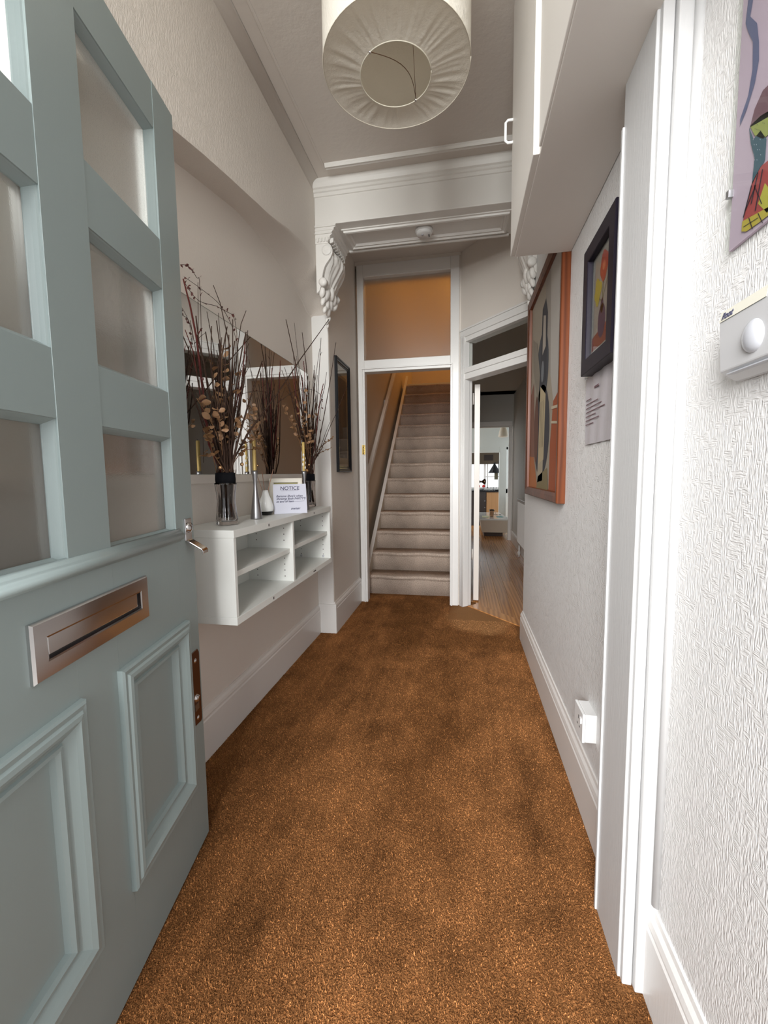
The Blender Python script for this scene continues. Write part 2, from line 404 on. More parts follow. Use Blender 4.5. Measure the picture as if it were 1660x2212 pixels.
st('wall_left', MB().box(XLR - 0.1, 0.5, 0, XLR, PY + 0.05, 2.4), M_WALL)
# white painted edge of the recess
st('trim_1', MB().box(XLR - 0.001, PY - 0.012, 0.2, XL - 0.001, PY + 0.001, 2.10), M_WHITE, bevel=0.003)
# ---- right wall
mb = MB().box(XR, 0.2, 0, XR + 0.14, 2.80, HC)
st('wall_right', mb, M_PAPER)
# ---- ceiling with a moulded panel and a small cove on the left
st('ceiling', MB().box(-1.06, 0.05, HC, 0.53, 3.75, HC + 0.1), M_CEIL)
prof = [(0, 0), (0.002, 0.012), (0.008, 0.020), (0.016, 0.014), (0.024, 0.018), (0.030, 0.006), (0.032, 0)]
st('trim_2', MB().prism([(2.362, HC + 0.01), (2.362, HC - 0.010), (2.368, HC - 0.020), (2.378, HC - 0.016), (2.388, HC - 0.019), (2.394, HC - 0.008), (2.398, HC + 0.01)], lambda y, z: (-0.745, y, z), lambda y, z: (0.33, y, z)), M_MOULD)
st('trim_2', MB().box(-0.765, 0.3, HC - 0.004, -0.752, 2.40, HC + 0.01), M_CEIL, bevel=0.003)
cove = [(XL - 0.01, HC - 0.05), (XL + 0.001, HC - 0.05)] + [(XL + 0.04 * (1 - math.cos(k * PI / 16)), HC - 0.045 + 0.044 * math.sin(k * PI / 16)) for k in range(9)] + [(XL - 0.01, HC + 0.01)]
st('trim_3', MB().prism(cove, lambda x, z: (x, 0.25, z), lambda x, z: (x, 2.5, z), None, True), M_CEIL)
# ---- beam across the hall with cornice, panelled soffit
BY0, BY1, BZ = 2.50, 2.82, 2.527
beam = thing('beam', None, None, ((XL + XR) / 2, (BY0 + BY1) / 2, BZ), kind='structure')
beam.name = 'trim_4'; WM['trim_4'] = WM.get('beam')
mb = MB().box(XL, BY0, BZ, XR, BY1, HC); obj('beam_body', mb, M_MOULD, beam, bevel=0.004)
p3 = [(0, HC), (0, HC - 0.085), (-0.006, HC - 0.083), (-0.008, HC - 0.066), (-0.014, HC - 0.062), (-0.014, HC - 0.048), (-0.022, HC - 0.042), (-0.030, HC - 0.022), (-0.034, HC - 0.004), (-0.034, HC)]
obj('cornice', MB().prism(p3, lambda y, z: (XL, BY0 + y, z), lambda y, z: (XR, BY0 + y, z)), M_MOULD, beam)
prof = [(0, 0), (0.0, 0.006), (0.010, 0.007), (0.012, 0.016), (0.022, 0.018), (0.028, 0.008), (0.036, 0.006), (0.040, 0.012), (0.046, 0.004), (0.048, 0)]
obj('soffit_moulding', MB().sweep(lambda a, b, h: (a, b, BZ - h), -0.715, 2.565, 0.262, 2.785, prof), M_MOULD, beam)
obj('drip_moulding', MB().box(-0.73, BY1 - 0.02, BZ - 0.014, 0.27, BY1, BZ), M_MOULD, beam, bevel=0.004)

# ---- corbels
def corbel(sgn, xw, label):
    """sgn=+1: projects towards +x from the wall plane xw"""
    t = thing('corbel', label, 'corbel', (xw, 2.65, 2.03), group=None)
    fx = lambda p: xw + sgn * p * (1 if sgn > 0 else 0.66)
    F = 2.503; B = 2.79
    # stepped capital under the beam
    cap = [(0, 2.53), (0.128, 2.53), (0.126, 2.512), (0.116, 2.508), (0.114, 2.494), (0.104, 2.489), (0.103, 2.472), (0.092, 2.466), (0.088, 2.448), (0.080, 2.440), (0.078, 2.424), (0, 2.424)]
    obj('capital', MB().prism(cap, lambda p, z: (fx(p), F - 0.004, z), lambda p, z: (fx(p), B + 0.01, z)), M_MOULD, t, bevel=0.002)
    for zc, pw, pd_ in ((2.518, 0.127, 0.010), (2.500, 0.115, 0.007), (2.480, 0.103, 0.010), (2.458, 0.090, 0.006)):
        obj('capital_step', MB().obox((fx(0), F - pd_, zc - 0.005), (sgn * pw * (1 if sgn > 0 else 0.66), 0, 0), (0, 0.012, 0), (0, 0, 0.009)), M_MOULD, t, bevel=0.0015)
    mbd = MB()
    for k in range(9):
        yy = F + 0.012 + k * (B - F - 0.01) / 9
        mbd.obox((fx(0.084), yy, 2.430), (sgn * 0.022, 0, 0.004), (0, 0.016, 0), (0, 0, 0.026))
    for k in range(4): mbd.obox((fx(0.012 + k * 0.019), F - 0.012, 2.432), (sgn * 0.012, 0, 0), (0, 0.01, 0), (0, 0, 0.024))
    d = obj('dentil_band', mbd, M_MOULD, t, bevel=0.002)
    # S shaped console plate
    prof = [(0.0, 2.426), (0.078, 2.426), (0.094, 2.412), (0.103, 2.392), (0.102, 2.368), (0.090, 2.345), (0.073, 2.325), (0.057, 2.305), (0.047, 2.283), (0.041, 2.262), (0.038, 2.245), (0.030, 2.20), (0.018, 2.165), (0.0, 2.15)]
    obj('console', MB().prism(prof, lambda p, z: (fx(p), F, z), lambda p, z: (fx(p * 0.97), F + 0.03, z), None, True), M_MOULD, t, bevel=0.003)
    obj('console', MB().prism(prof, lambda p, z: (fx(p), B - 0.03, z), lambda p, z: (fx(p), B, z), None, True), M_MOULD, t, bevel=0.003)
    for q in range(2):
        yy = F - 0.004 if q == 0 else B + 0.004; mv = MB()
        mv.lathe([(0.0, 0), (0.012, -0.003), (0.018, 0), (0.026, -0.004), (0.030, 0.002)], (fx(0.068), yy, 2.388), 20, None, True, 1)
        obj('volute', mv, M_MOULD, t)
    # acanthus leaf between the plates, ridged and bulging
    path = [(0.080, 2.425, 1.0), (0.104, 2.40, 1.0), (0.120, 2.37, 0.98), (0.118, 2.335, 0.95), (0.100, 2.30, 0.9), (0.082, 2.265, 0.8), (0.068, 2.235, 0.66), (0.056, 2.205, 0.5), (0.044, 2.175, 0.34)]
    n = 41; V = []; R = []
    pp = []
    for i in range(len(path) - 1):
        for k in range(4):
            w = k / 4; pp.append(tuple(path[i][j] * (1 - w) + path[i + 1][j] * w for j in range(3)))
    pp.append(path[-1])
    yc = (F + B) / 2; hw = (B - F) / 2 - 0.012
    for i, (p, z, w) in enumerate(pp):
        for k in range(n):
            s = -1 + 2 * k / (n - 1)
            rid = 0.0075 * (1 - abs(math.sin(s * 7.5 + i * 0.085 + 0.5 * math.sin(i * 0.3)))) - 0.003 + 0.003 * math.sin(s * 21 + i * 0.3)
            pv = 0.0 if k in (0, n - 1) else max(0.004, p * (1 - 0.18 * s * s) + rid + 0.006 * math.cos(s * 3))
            V.append((fx(pv), yc + max(-.97, min(.97, s)) * hw * w, z - 0.012 * abs(s)))
    FS = [(i * n + k, i * n + k + 1, (i + 1) * n + k + 1, (i + 1) * n + k) for i in range(len(pp) - 1) for k in range(n - 1)]
    obj('acanthus_leaf', MB().add(V, FS, None, True), M_MOULD, t)
    # lower scroll and hanging fruit
    ms = MB(); ms.lathe([(0.0, -0.006), (0.012, -0.006), (0.022, -0.002), (0.025, 0.004), (0.025, 0.03), (0.0, 0.03)], (fx(0.040), F - 0.006, 2.212), 24, None, True, 1)
    obj('scroll', ms, M_MOULD, t); ms = MB()
    ms.lathe([(0.0, -0.03), (0.024, -0.03), (0.024, -0.004), (0.0, 0.0)], (fx(0.040), B + 0.004, 2.212), 20, None, True, 1)
    obj('scroll', ms, M_MOULD, t)
    mf = MB()
    fr = [(0.036, 2.58, 2.165, .024, .034, .045), (0.05, 2.63, 2.19, .026, .03, .04), (0.026, 2.53, 2.165, .022, .020, .028), (0.024, 2.55, 2.125, .018, .018, .028),
          (0.05, 2.68, 2.175, .024, .028, .034), (0.042, 2.72, 2.15, .026, .030, .03), (0.034, 2.655, 2.135, .022, .028, .034), (0.03, 2.60, 2.115, .02, .024, .03),
          (0.024, 2.58, 2.085, .016, .018, .022), (0.026, 2.64, 2.09, .018, .024, .026), (0.02, 2.665, 2.055, .015, .017, .022), (0.016, 2.64, 2.035, .012, .014, .018), (0.014, 2.66, 2.015, .010, .012, .016)]
    for q, (p, y_, z, a, b, c) in enumerate(fr):
        mq = MB().ball((0, 0, 0), (a * 0.85, b * 0.72, c * 1.12), None, 14); Rm = Matrix.Rotation((-0.5, 0.35, 0.15, -0.2, 0.5)[q % 5], 3, 'X') @ Matrix.Rotation(0.2 * sgn, 3, 'Y')
        mq.v = [tuple(Rm @ Vector(v) + Vector((fx(p), y_, z))) for v in mq.v]; obj('fruit', mq, M_MOULD, t)
    return t
corbel(1, XL, 'ornate white plaster corbel under the left end of the beam, facing the hall')
corbel(-1, XR, 'ornate white plaster corbel under the right end of the beam, partly behind the high cupboard')

# ---- baseboards
def skirt(name, pts, h, m=M_SKIRT, t=0.018):
    """pts: two floor points (x,y) of the board's face line; nrm points into the room"""
    (x0, y0), (x1, y1), (nx, ny) = pts
    pr = [(0, 0), (0, h - 0.045), (-0.003, h - 0.04), (-0.003, h - 0.034), (-0.001, h - 0.03), (-0.004, h - 0.018), (-0.010, h - 0.010), (-0.012, h), (-t - 0.003, h), (-t - 0.003, 0)]
    return st(name, MB().prism(pr, lambda a, z: (x0 + nx * a, y0 + ny * a, z), lambda a, z: (x1 + nx * a, y1 + ny * a, z)), m)
skirt('baseboard_left', ((-0.950, 0.56), (-0.950, PY - 0.01), (1, 0)), 0.20)
skirt('baseboard_left', ((-0.838, PY - 0.004), (-0.838, 3.44), (1, 0)), 0.215)
st('trim_5', MB().box(-0.963, PY - 0.022, 0, -0.838, PY - 0.003, 0.203), M_WHITE, bevel=0.003)
skirt('baseboard_right', ((0.373, 2.80), (0.373, 1.035), (-1, 0)), 0.187)
skirt('baseboard_right', ((0.373, 0.875), (0.373, 0.22), (-1, 0)), 0.198, M_WHITE)
# ---- white post of the old lobby screen on the right wall, under the cupboard
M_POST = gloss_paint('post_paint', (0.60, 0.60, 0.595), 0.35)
post = thing('trim_6', None, None, (0.36, 0.96, 0), kind='structure')
obj('post_lining', MB().box(0.332, 0.893, 0, XR, 1.042, 1.886), M_POST, post, bevel=0.002)
obj('post_edge_bead', MB().box(0.328, 1.036, 0, 0.334, 1.045, 1.80), M_POST, post, bevel=0.001)
obj('door_stop', MB().box(0.337, 0.880, 0, 0.356, 0.895, 2.35), M_POST, post, bevel=0.002)
obj('architrave', MB().box(0.357, 0.868, 0, XR, 0.893, 2.35), M_POST, post, bevel=0.003)
obj('architrave_bead', MB().tube([(XR - 0.003, 0.863, 0.21), (XR - 0.003, 0.863, 2.35)], 0.0085, 10), M_POST, post)
# ---- end wall: frame with glazed transom over the stair opening
ew = thing('wall_end', None, None, (-0.4, YE, 0), kind='structure')
Fy, By = 3.44, 3.53
obj('jamb', MB().box(-0.84, Fy, 0, -0.787, By, 2.735), M_WHITE, ew, bevel=0.003)
obj('jamb_stop', MB().box(-0.812, Fy - 0.012, 0, -0.800, Fy, 1.925).box(-0.792, Fy - 0.004, 0, -0.784, Fy + 0.03, 1.905), M_WHITE, ew, bevel=0.002)
obj('post', MB().box(-0.097, Fy, 0, -0.030, By, 2.735), M_WHITE, ew, bevel=0.003)
obj('post_stop', MB().box(-0.089, Fy - 0.012, 0, -0.078, Fy, 1.925), M_WHITE, ew, bevel=0.002)
obj('head_rail', MB().box(-0.787, Fy, 2.64, -0.097, By, 2.735), M_WHITE, ew, bevel=0.003)
obj('middle_rail', MB().box(-0.787, Fy, 1.905, -0.097, By, 1.997), M_WHITE, ew, bevel=0.003)
obj('rail_bead', MB().box(-0.812, Fy - 0.012, 1.925, -0.078, Fy, 1.936), M_WHITE, ew, bevel=0.002)
obj('wall_panel', MB().box(-0.86, Fy + 0.01, 2.735, -0.02, By, HC), M_WALL, ew)
obj('transom_pane', MB().box(-0.787, 3.492, 1.997, -0.097, 3.496, 2.64), M_FROST2, ew)
hg = obj('hinge', MB().box(-0.812, Fy - 0.0145, 1.243, -0.786, Fy - 0.011, 1.319), M_BRASS, ew, label='brass hinge leaf left on the jamb')
mb = MB()
for k in range(3): mb.tube([(-0.799, Fy - 0.016, 1.246 + k * 0.025), (-0.799, Fy - 0.016, 1.266 + k * 0.025)], 0.005, 8)
obj('hinge_knuckle', mb, M_BRASS, hg)
# ---- diagonal wall with the side doorway and its transom light
D0 = Vector((-0.012, 3.452, 0)); dv = Vector((0.6485, -0.7612, 0)); nv = Vector((0.7612, 0.6485, 0))
def dg(s, n, z): return D0 + dv * s + nv * n + Vector((0, 0, z))
def dbox(mb, s0, s1, n0, n1, z0, z1, m=None): return mb.obox(dg(s0, n0, z0), dv * (s1 - s0), nv * (n1 - n0), (0, 0, z1 - z0), m)
DT = 0.10
wd = thing('wall_end', None, None, tuple(dg(0.4, 0.05, 0)), kind='structure')
obj('wall_panel', dbox(dbox(MB(), -0.01, 1.0, 0, DT, 2.16, HC), 0.90, 1.05, 0, DT, 0, 2.2), M_WALL, wd)
mb = MB(); dbox(mb, 0.0, 0.045, -0.006, 0.045, 0, 2.165); dbox(mb, -0.02, 0.036, 0.045, 0.082, 0, 2.165); obj('jamb', mb, M_WHITE, wd, bevel=0.003)
for i, (s_, r_) in enumerate(((0.010, 0.008), (0.024, 0.005), (0.037, 0.007))):
    obj('architrave_bead', MB().tube([dg(s_, -0.008, 0), dg(s_, -0.008, 2.13)], r_, 8), M_WHITE, wd)
mb = MB(); dbox(mb, 0.80, 0.90, -0.006, DT, 0, 2.165); obj('jamb', mb, M_WHITE, wd, bevel=0.003)
mb = MB(); dbox(mb, -0.004, 0.90, -0.012, 0.02, 2.118, 2.165); dbox(mb, -0.004, 0.90, -0.018, 0.0, 2.165, 2.178); obj('head_architrave', mb, M_WHITE, wd, bevel=0.003)
mb = MB(); dbox(mb, 0.045, 0.80, 0.0, DT, 2.085, 2.12); obj('head_rail', mb, M_WHITE, wd, bevel=0.003)
mb = MB(); dbox(mb, 0.0, 0.85, -0.012, DT, 1.845, 1.885); dbox(mb, 0.0, 0.85, -0.004, DT, 1.80, 1.845); obj('middle_rail', mb, M_WHITE, wd, bevel=0.004)
mb = MB(); dbox(mb, 0.04, 0.80, 0.038, 0.042, 1.885, 2.085); obj('transom_pane', mb, M_CLEAR, wd)
# threshold board of the side room
mb = MB(); dbox(mb, 0.05, 0.82, 0.035, 0.135, -0.02, 0.006); st('trim_7', mb, M_BOARD, bevel=0.003)

# ================================================================== STAIRS
RZ, GO, SY0 = 0.172, 0.216, 3.70
sw = thing('staircase', 'straight staircase carpeted in beige fleck, rising beyond the open inner doorway', 'stairs', (-0.47, SY0, 0))
def step_mesh():
    mb = MB(); pr = [(0.0, 0), (0.0, RZ - 0.045), (-0.006, RZ - 0.035), (-0.018, RZ - 0.026), (-0.022, RZ - 0.014), (-0.018, RZ - 0.004), (-0.006, RZ), (GO + 0.02, RZ), (GO + 0.02, 0)]
    N = 14; x0, x1 = -0.842, -0.092
    for i in range(N):
        pass
    vs = []; n = len(pr)
    for i in range(N + 1):
        x = x0 + (x1 - x0) * i / N
        w = 0.004 * math.sin(i * 0.9)
        vs += [(x, y + (w if 1 < k < 6 else 0), z + (w * 0.5 if 1 < k < 7 else 0)) for k, (y, z) in enumerate(pr)]
    fs = [(i * n + k, i * n + (k + 1) % n, (i + 1) * n + (k + 1) % n, (i + 1) * n + k) for i in range(N) for k in range(n)]
    mb.add(vs, fs, None, True); mb.f += [tuple(range(n)), tuple(range(N * n, N * n + n))[::-1]]; mb.m += [0, 0]; mb.sm += [False, False]
    return mb
s0 = obj('step', step_mesh(), M_STAIR, sw, world=False)
for i in range(14):
    L = Matrix.Translation(Vector((0.47, i * GO, i * RZ)))
    if i == 0: s0.matrix_local = L
    else: copyof(s0, sw, L)
# fill below the flight
sl = RZ / GO
def stair_line(y, off): return (y - SY0) * sl + off
pr = [(3.60, 0.16), (3.60, 0), (6.75, 0), (6.75, stair_line(6.75, 0.30)), (3.72, stair_line(3.72, 0.30))]
st_l = obj('stringer', MB().prism([(3.66, 0), (6.7, 0), (6.7, stair_line(6.7, 0.19)), (3.72, 0.21), (3.66, 0.16)], lambda y, z: (-0.868, y, z), lambda y, z: (-0.842, y, z)), gloss_paint('stringer_paint', (0.62, 0.53, 0.42)), sw)
obj('stringer_cap', MB().obox((-0.87, 3.72, 0.205), (0.034, 0, 0), (0, 2.98, 2.98 * sl), (0, 0, 0.012)), M_WHITE, sw)
hr = thing('handrail', 'white painted handrail board on the left wall of the staircase', 'handrail', (-0.9, 4.8, 1.6))
obj('rail', MB().obox((-0.905, 3.86, 0.955), (0.036, 0, 0), (0, 2.6, 2.6 * 0.795), (0, 0, 0.062)), M_WHITE, hr, bevel=0.004)
for k in range(3):
    yy = 4.0 + k * 1.1; obj('bracket', MB().box(-0.93, yy, 0.93 + (yy - 3.86) * 0.795, -0.895, yy + 0.03, 0.98 + (yy - 3.86) * 0.795), M_WHITE, hr)
M_SWALL = plaster('stairwell_paint', (0.66, 0.56, 0.45), 0.0005, 80)
st('wall_left', MB().box(-1.05, 3.535, 0, -0.93, 8.2, 5.0), M_SWALL)
st('wall_back', MB().box(-2.2, 8.0, 2.2, 1.0, 8.1, 5.0), M_SWALL)
st('wall_right', MB().box(-0.09, 3.53, 0, 0.02, 6.9, 2.36), M_SWALL)
st('ceiling', MB().box(-1.05, 3.3, 5.0, 1.0, 8.2, 5.1), M_SWALL)
st('wall_front', MB().box(-0.93, 3.54, 2.66, 0.02, 3.62, 5.0), M_SWALL)
st('wall_right', MB().box(0.86, 3.53, 2.36, 0.96, 8.1, 5.0), M_SWALL)
st('wall_front', MB().box(0.0, 3.60, 2.40, 1.0, 3.68, 5.0), M_SWALL)
st('trim_11', MB().box(-0.032, 3.46, 0, 0.012, 3.62, HC), M_WALL)
st('floor', MB().box(-0.93, 6.71, 2.30, 0.86, 8.0, 2.408), M_STAIR)
st('floor', MB().box(0.02, 3.62, 2.40, 0.86, 6.75, 2.44), M_STAIR)

# ================================================================== FRONT (street side, behind the camera)
fwall = MB().box(-1.06, 0.05, 0, -0.94, 0.235, HC).box(-0.94, 0.05, 0, -0.605, 0.235, 1.65).box(-0.94, 0.05, 2.62, -0.605, 0.235, HC).box(-0.66, 0.05, 0.25, -0.605, 0.235, 2.62).box(0.325, 0.05, 0, 0.53, 0.235, HC).box(-0.605, 0.05, 2.62, 0.325, 0.235, HC)
st('wall_front', fwall, M_WALL)
st('door_frame_front', MB().box(-0.60, 0.12, 2.03, 0.32, 0.20, 2.09), M_WHITE).name = 'trim_8'
st('added_fanlight', MB().box(-0.60, 0.15, 2.09, 0.32, 0.156, 2.62), M_CLEAR)  # unseen fanlight, added to let more daylight into the hall
st('added_sidelight', MB().box(-0.94, 0.15, 1.65, -0.66, 0.156, 2.62), M_CLEAR)  # unseen sidelight, added to brighten the space behind the open door
st('ground', MB().box(-4, -6, -0.16, 4, -0.1, -0.10), mat('paving', (0.42, 0.40, 0.37), 0.8)).name = 'floor.050'

# ================================================================== FRONT DOOR (open, hinged near the camera)
DW, DH, DTK = 0.85, 2.018, 0.044
ed = Vector((-0.751, 1.077, 0)); hd = Vector((0.18752, -0.98226, 0))     # free edge, direction towards the hinge
hinge = ed + hd * DW
ang = math.atan2(-hd.y, -hd.x)                                           # local +x runs from the hinge to the free edge
door = thing('door_1', 'pale duck-egg blue panelled front door standing open, six obscured glass panes', 'door', tuple(hinge), ang, kind='structure')
def L(s, t, z): return (DW - s, t, z)                                    # s from free edge, t into the leaf
def dob(name, mb, m, parent=door, **k): return obj(name, mb, m, parent, world=False, **k)
def lbox(mb, s0, s1, t0, t1, z0, z1, m=None): return mb.box(DW - s1, t0, z0, DW - s0, t1, z1, m)
ZB = 0.008
def stile(s0, s1, t0=0.0): return dob('stile', lbox(MB(), s0, s1, t0, DTK, ZB, DH), M_TEAL, bevel=0.0004)
stile(0.0, 0.100); stile(0.368, 0.482, 0.0); stile(0.75, 0.85)
for (s0, s1) in ((0.100, 0.368), (0.482, 0.75)):
    for (z0, z1) in ((ZB, 0.25), (0.65, 0.936), (1.178, 1.292), (1.542, 1.66), (1.912, DH)):
        dob('rail', lbox(MB(), s0, s1, 0.0 if z1 < 1.0 else 0.0012, DTK, z0, z1), M_TEAL, bevel=0.0 if z1 < 1.0 else 0.0006)
    for (z0, z1) in ((0.936, 1.178), (1.292, 1.542), (1.66, 1.912)):
        pr = [(0.0, 0.004), (0.002, 0.006), (0.006, 0.012), (0.010, 0.019), (0.011, 0.022)]
        dob('glazing_bead', MB().sweep(lambda a, b, h: (DW - a, h, b), s0, z0, s1, z1, pr), M_TEAL)
        dob('rear_bead', MB().sweep(lambda a, b, h: (DW - a, h, b), s0, z0, s1, z1, [(0.001, 0.027), (0.006, 0.028), (0.004, 0.046), (0.0, 0.046)]), M_WHITE, label='rear bead, white for a bright reflection in the pane')  # white colour stands in for the bright reflection along the pane edge
        dob('pane', lbox(MB(), s0 + 0.002, s1 - 0.002, 0.021, 0.026, z0 + 0.002, z1 - 0.002), M_FROST)
# raised mouldings of the two lower panels
pm = [(0, 0.003), (0.001, -0.010), (0.006, -0.013), (0.014, -0.012), (0.018, -0.016), (0.026, -0.017), (0.034, -0.012), (0.044, -0.003), (0.050, 0.001), (0.053, -0.003), (0.059, -0.004), (0.064, 0.002), (0.068, 0.012)]
for (s0, s1) in ((0.073, 0.376), (0.478, 0.79)):
    pn = dob('panel', lbox(MB(), s0 + 0.03, s1 - 0.03, 0.011, 0.03, 0.23, 0.67), M_TEAL)
    dob('panel_moulding', MB().sweep(lambda a, b, h: (DW - a, h, b), s0, 0.208, s1, 0.692, pm), M_TEAL, pn)
# half-round ledge below the panes
led = [(0.004, 0.944), (-0.003, 0.942), (-0.006, 0.936), (-0.011, 0.933), (-0.014, 0.927), (-0.014, 0.920), (-0.010, 0.915), (-0.005, 0.914), (-0.004, 0.910), (0.004, 0.909)]
dob('ledge', MB().prism(led, lambda t, z: (DW - 0.085, t, z), lambda t, z: (DW - 0.76, t, z), None, True), M_TEAL)
# letterbox
lb = dob('letterbox', MB().sweep(lambda a, b, h: (DW - a, h, b), 0.261, 0.765, 0.579, 0.860, [(0, 0.003), (0.0, -0.005), (0.003, -0.009), (0.027, -0.009), (0.030, -0.008), (0.031, 0.001)]), M_CHROME)
dob('flap', lbox(MB(), 0.300, 0.546, -0.0055, 0.0, 0.8005, 0.8325), M_CHROME, lb, bevel=0.001)
dob('slot', lbox(MB(), 0.292, 0.548, -0.001, 0.0025, 0.793, 0.833), M_DARKGAP, lb)
# cylinder pull near the free edge
cyl = dob('cylinder_pull', lbox(MB(), 0.018, 0.056, -0.004, 0.003, 0.905, 0.965), M_CHROME, bevel=0.0015)
dob('lock_cylinder', MB().lathe([(0, -0.012), (0.007, -0.012), (0.009, -0.010), (0.0135, -0.009), (0.0145, -0.004)], (DW - 0.036, 0, 0.940), 24, None, True, 1), M_CHROME, cyl)
dob('key_slot', lbox(MB(), 0.0352, 0.0368, -0.0126, -0.0118, 0.936, 0.944), M_DARKGAP, cyl)
lev = [(-0.004, 0.908), (-0.008, 0.905), (-0.044, 0.882), (-0.048, 0.876), (-0.047, 0.868), (-0.044, 0.868), (-0.044, 0.875), (-0.041, 0.879), (-0.004, 0.901)]
dob('pull_lip', MB().prism(lev, lambda t, z: (DW - 0.020, t, z), lambda t, z: (DW - 0.054, t, z)), M_CHROME, cyl, bevel=0.001)
# long bronze lock plate by the free edge
pl = [(0.012, 0.375), (0.012, 0.578), (0.020, 0.588), (0.063, 0.588), (0.066, 0.580), (0.066, 0.390), (0.058, 0.377), (0.020, 0.371)]
fp = dob('lock_plate', MB().prism(pl, lambda s, z: (DW - s, -0.003, z), lambda s, z: (DW - s, 0.002, z)), M_BRONZE, bevel=0.001)
for z in (0.56, 0.392): dob('screw', MB().lathe([(0, -0.006), (0.005, -0.005), (0.007, -0.003)], (DW - 0.038, 0, z), 12, None, True, 1), M_CHROME, fp)
dob('latch', MB().lathe([(0, -0.010), (0.008, -0.010), (0.012, -0.003)], (DW - 0.042, 0, 0.452), 16, None, True, 1), M_CHROME, fp)
dob('latch_window', lbox(MB(), 0.030, 0.055, -0.0045, -0.002, 0.417, 0.436), M_STEEL, fp)
dob('hinge', MB().tube([(0.0, -0.006, 1.60), (0.0, -0.006, 1.70)], 0.007, 8).tube([(0.0, -0.006, 0.25), (0.0, -0.006, 0.35)], 0.007, 8), M_BRASS)

# ================================================================== HIGH CUPBOARD
cb = thing('high_cupboard', 'white high-level cupboard boxed in over the right side of the hall', 'cupboard', (0.285, 1.2, 1.886))
M_CUPB = gloss_paint('cupboard_paint', (0.76, 0.72, 0.67), 0.45, 0.0001)
obj('carcass', MB().box(0.190, 0.26, 1.886, XR - 0.001, 1.735, HC - 0.001), M_CUPB, cb, bevel=0.002)
for (y0, y1) in ((1.213, 1.735), (0.72, 1.19), (0.27, 0.70)):
    dd_ = obj('cupboard_door', MB().box(0.174 if y1 > 1.5 else 0.184, y0, 1.889, 0.1905, y1, HC - 0.015), M_CUPB, cb, bevel=0.002)
    if y1 > 1.5:
        obj('handle', MB().tube([(0.178, 1.715, 2.352), (0.156, 1.715, 2.352), (0.148, 1.715, 2.344), (0.148, 1.715, 2.284), (0.156, 1.715, 2.276), (0.178, 1.715, 2.276)], 0.0048, 8), M_PLASTIC, dd_)
obj('shadow_gap', MB().box(0.1885, 1.19, 1.91, 0.1910, 1.213, HC - 0.015), M_DARKGAP, cb)

# ================================================================== PENDANT LAMP SHADE
LX, LY, LZ, LR = -0.2025, 1.385, 2.30, 0.221
lamp = thing('pendant_lampshade', 'large cream paper drum lampshade hanging from the hall ceiling', 'lampshade', (LX, LY, LZ))
obj('shade_side', MB().lathe([(LR, LZ), (LR, LZ + 0.2), (LR, HC - 0.03)], (LX, LY, 0), 64), M_SHADE, lamp)
HX, HY, HR = LX - 0.006, LY + 0.022, 0.109
V = []; nr, na = 10, 240; g2 = random.Random(5)
ph = [(g2.randint(14, 60), g2.random() * 6.3, g2.uniform(0.0001, 0.0005)) for _ in range(14)]
for i in range(nr + 1):
    w = i / nr
    for k in range(na):
        q = 2 * PI * k / na
        px_ = (HX + HR * math.cos(q)) * (1 - w) + (LX + LR * math.cos(q)) * w; py_ = (HY + HR * math.sin(q)) * (1 - w) + (LY + LR * math.sin(q)) * w
        wob = sum(a * math.sin(f * q + p + 0.8 * w) for f, p, a in ph) * math.sin(PI * min(1, max(0, w)) ** 0.8) * 1.4
        V.append((px_, py_, LZ + 0.012 * (1 - w) * w * 2 + wob))
FS = [(i * na + k, i * na + (k + 1) % na, (i + 1) * na + (k + 1) % na, (i + 1) * na + k) for i in range(nr) for k in range(na)]
obj('shade_bottom', MB().add(V, FS, None, True), M_SHADE, lamp)
def ring(c, r, rr, n=64): 
    return [(c[0] + r * math.cos(2 * PI * k / n), c[1] + r * math.sin(2 * PI * k / n), c[2]) for k in range(n + 1)]
obj('rim_wire', MB().tube(ring((LX, LY, LZ), LR, 0), 0.0016, 6), mat('rim', (0.62, 0.57, 0.48), 0.5), lamp)
obj('rim_wire', MB().tube(ring((HX, HY, LZ), HR, 0), 0.0016, 6), mat('rim_inner', (0.75, 0.71, 0.6), 0.5), lamp)
obj('shade_top', MB().lathe([(0.0, 2.66), (LR, 2.66)], (LX, LY, 0), 48), mat('shade_inner', (0.50, 0.42, 0.29), 0.9), lamp)
a1 = (HX - 0.062, HY - 0.088, LZ + 0.002); a2 = (HX + 0.052, HY + 0.096, LZ + 0.002)
cv = [Vector(a1) * (1 - t) + Vector(a2) * t + Vector((0.035 * math.sin(PI * t), -0.01 * math.sin(PI * t), 0.012 * math.sin(PI * t))) for t in [k / 12 for k in range(13)]]
obj('hanging_wire', MB().tube(cv, 0.0010, 5), M_BRONZE, lamp)
obj('hanging_wire', MB().tube([(a2[0], a2[1], a2[2]), (a2[0] - 0.01, a2[1] - 0.12, 2.65)], 0.0008, 5), M_BRONZE, lamp)
for a_ in (a1, a2): obj('wire_clip', MB().ball(a_, 0.005, None, 8), M_CHROME, lamp)
obj('ceiling_cord', MB().tube([(LX, LY, 2.66), (LX, LY, HC)], 0.004, 8), M_PLASTIC, lamp)
obj('lamp_holder', MB().lathe([(0, 2.60), (0.018, 2.60), (0.020, 2.66)], (LX - 0.02, LY - 0.05, 0), 16), M_GREYPL, lamp)

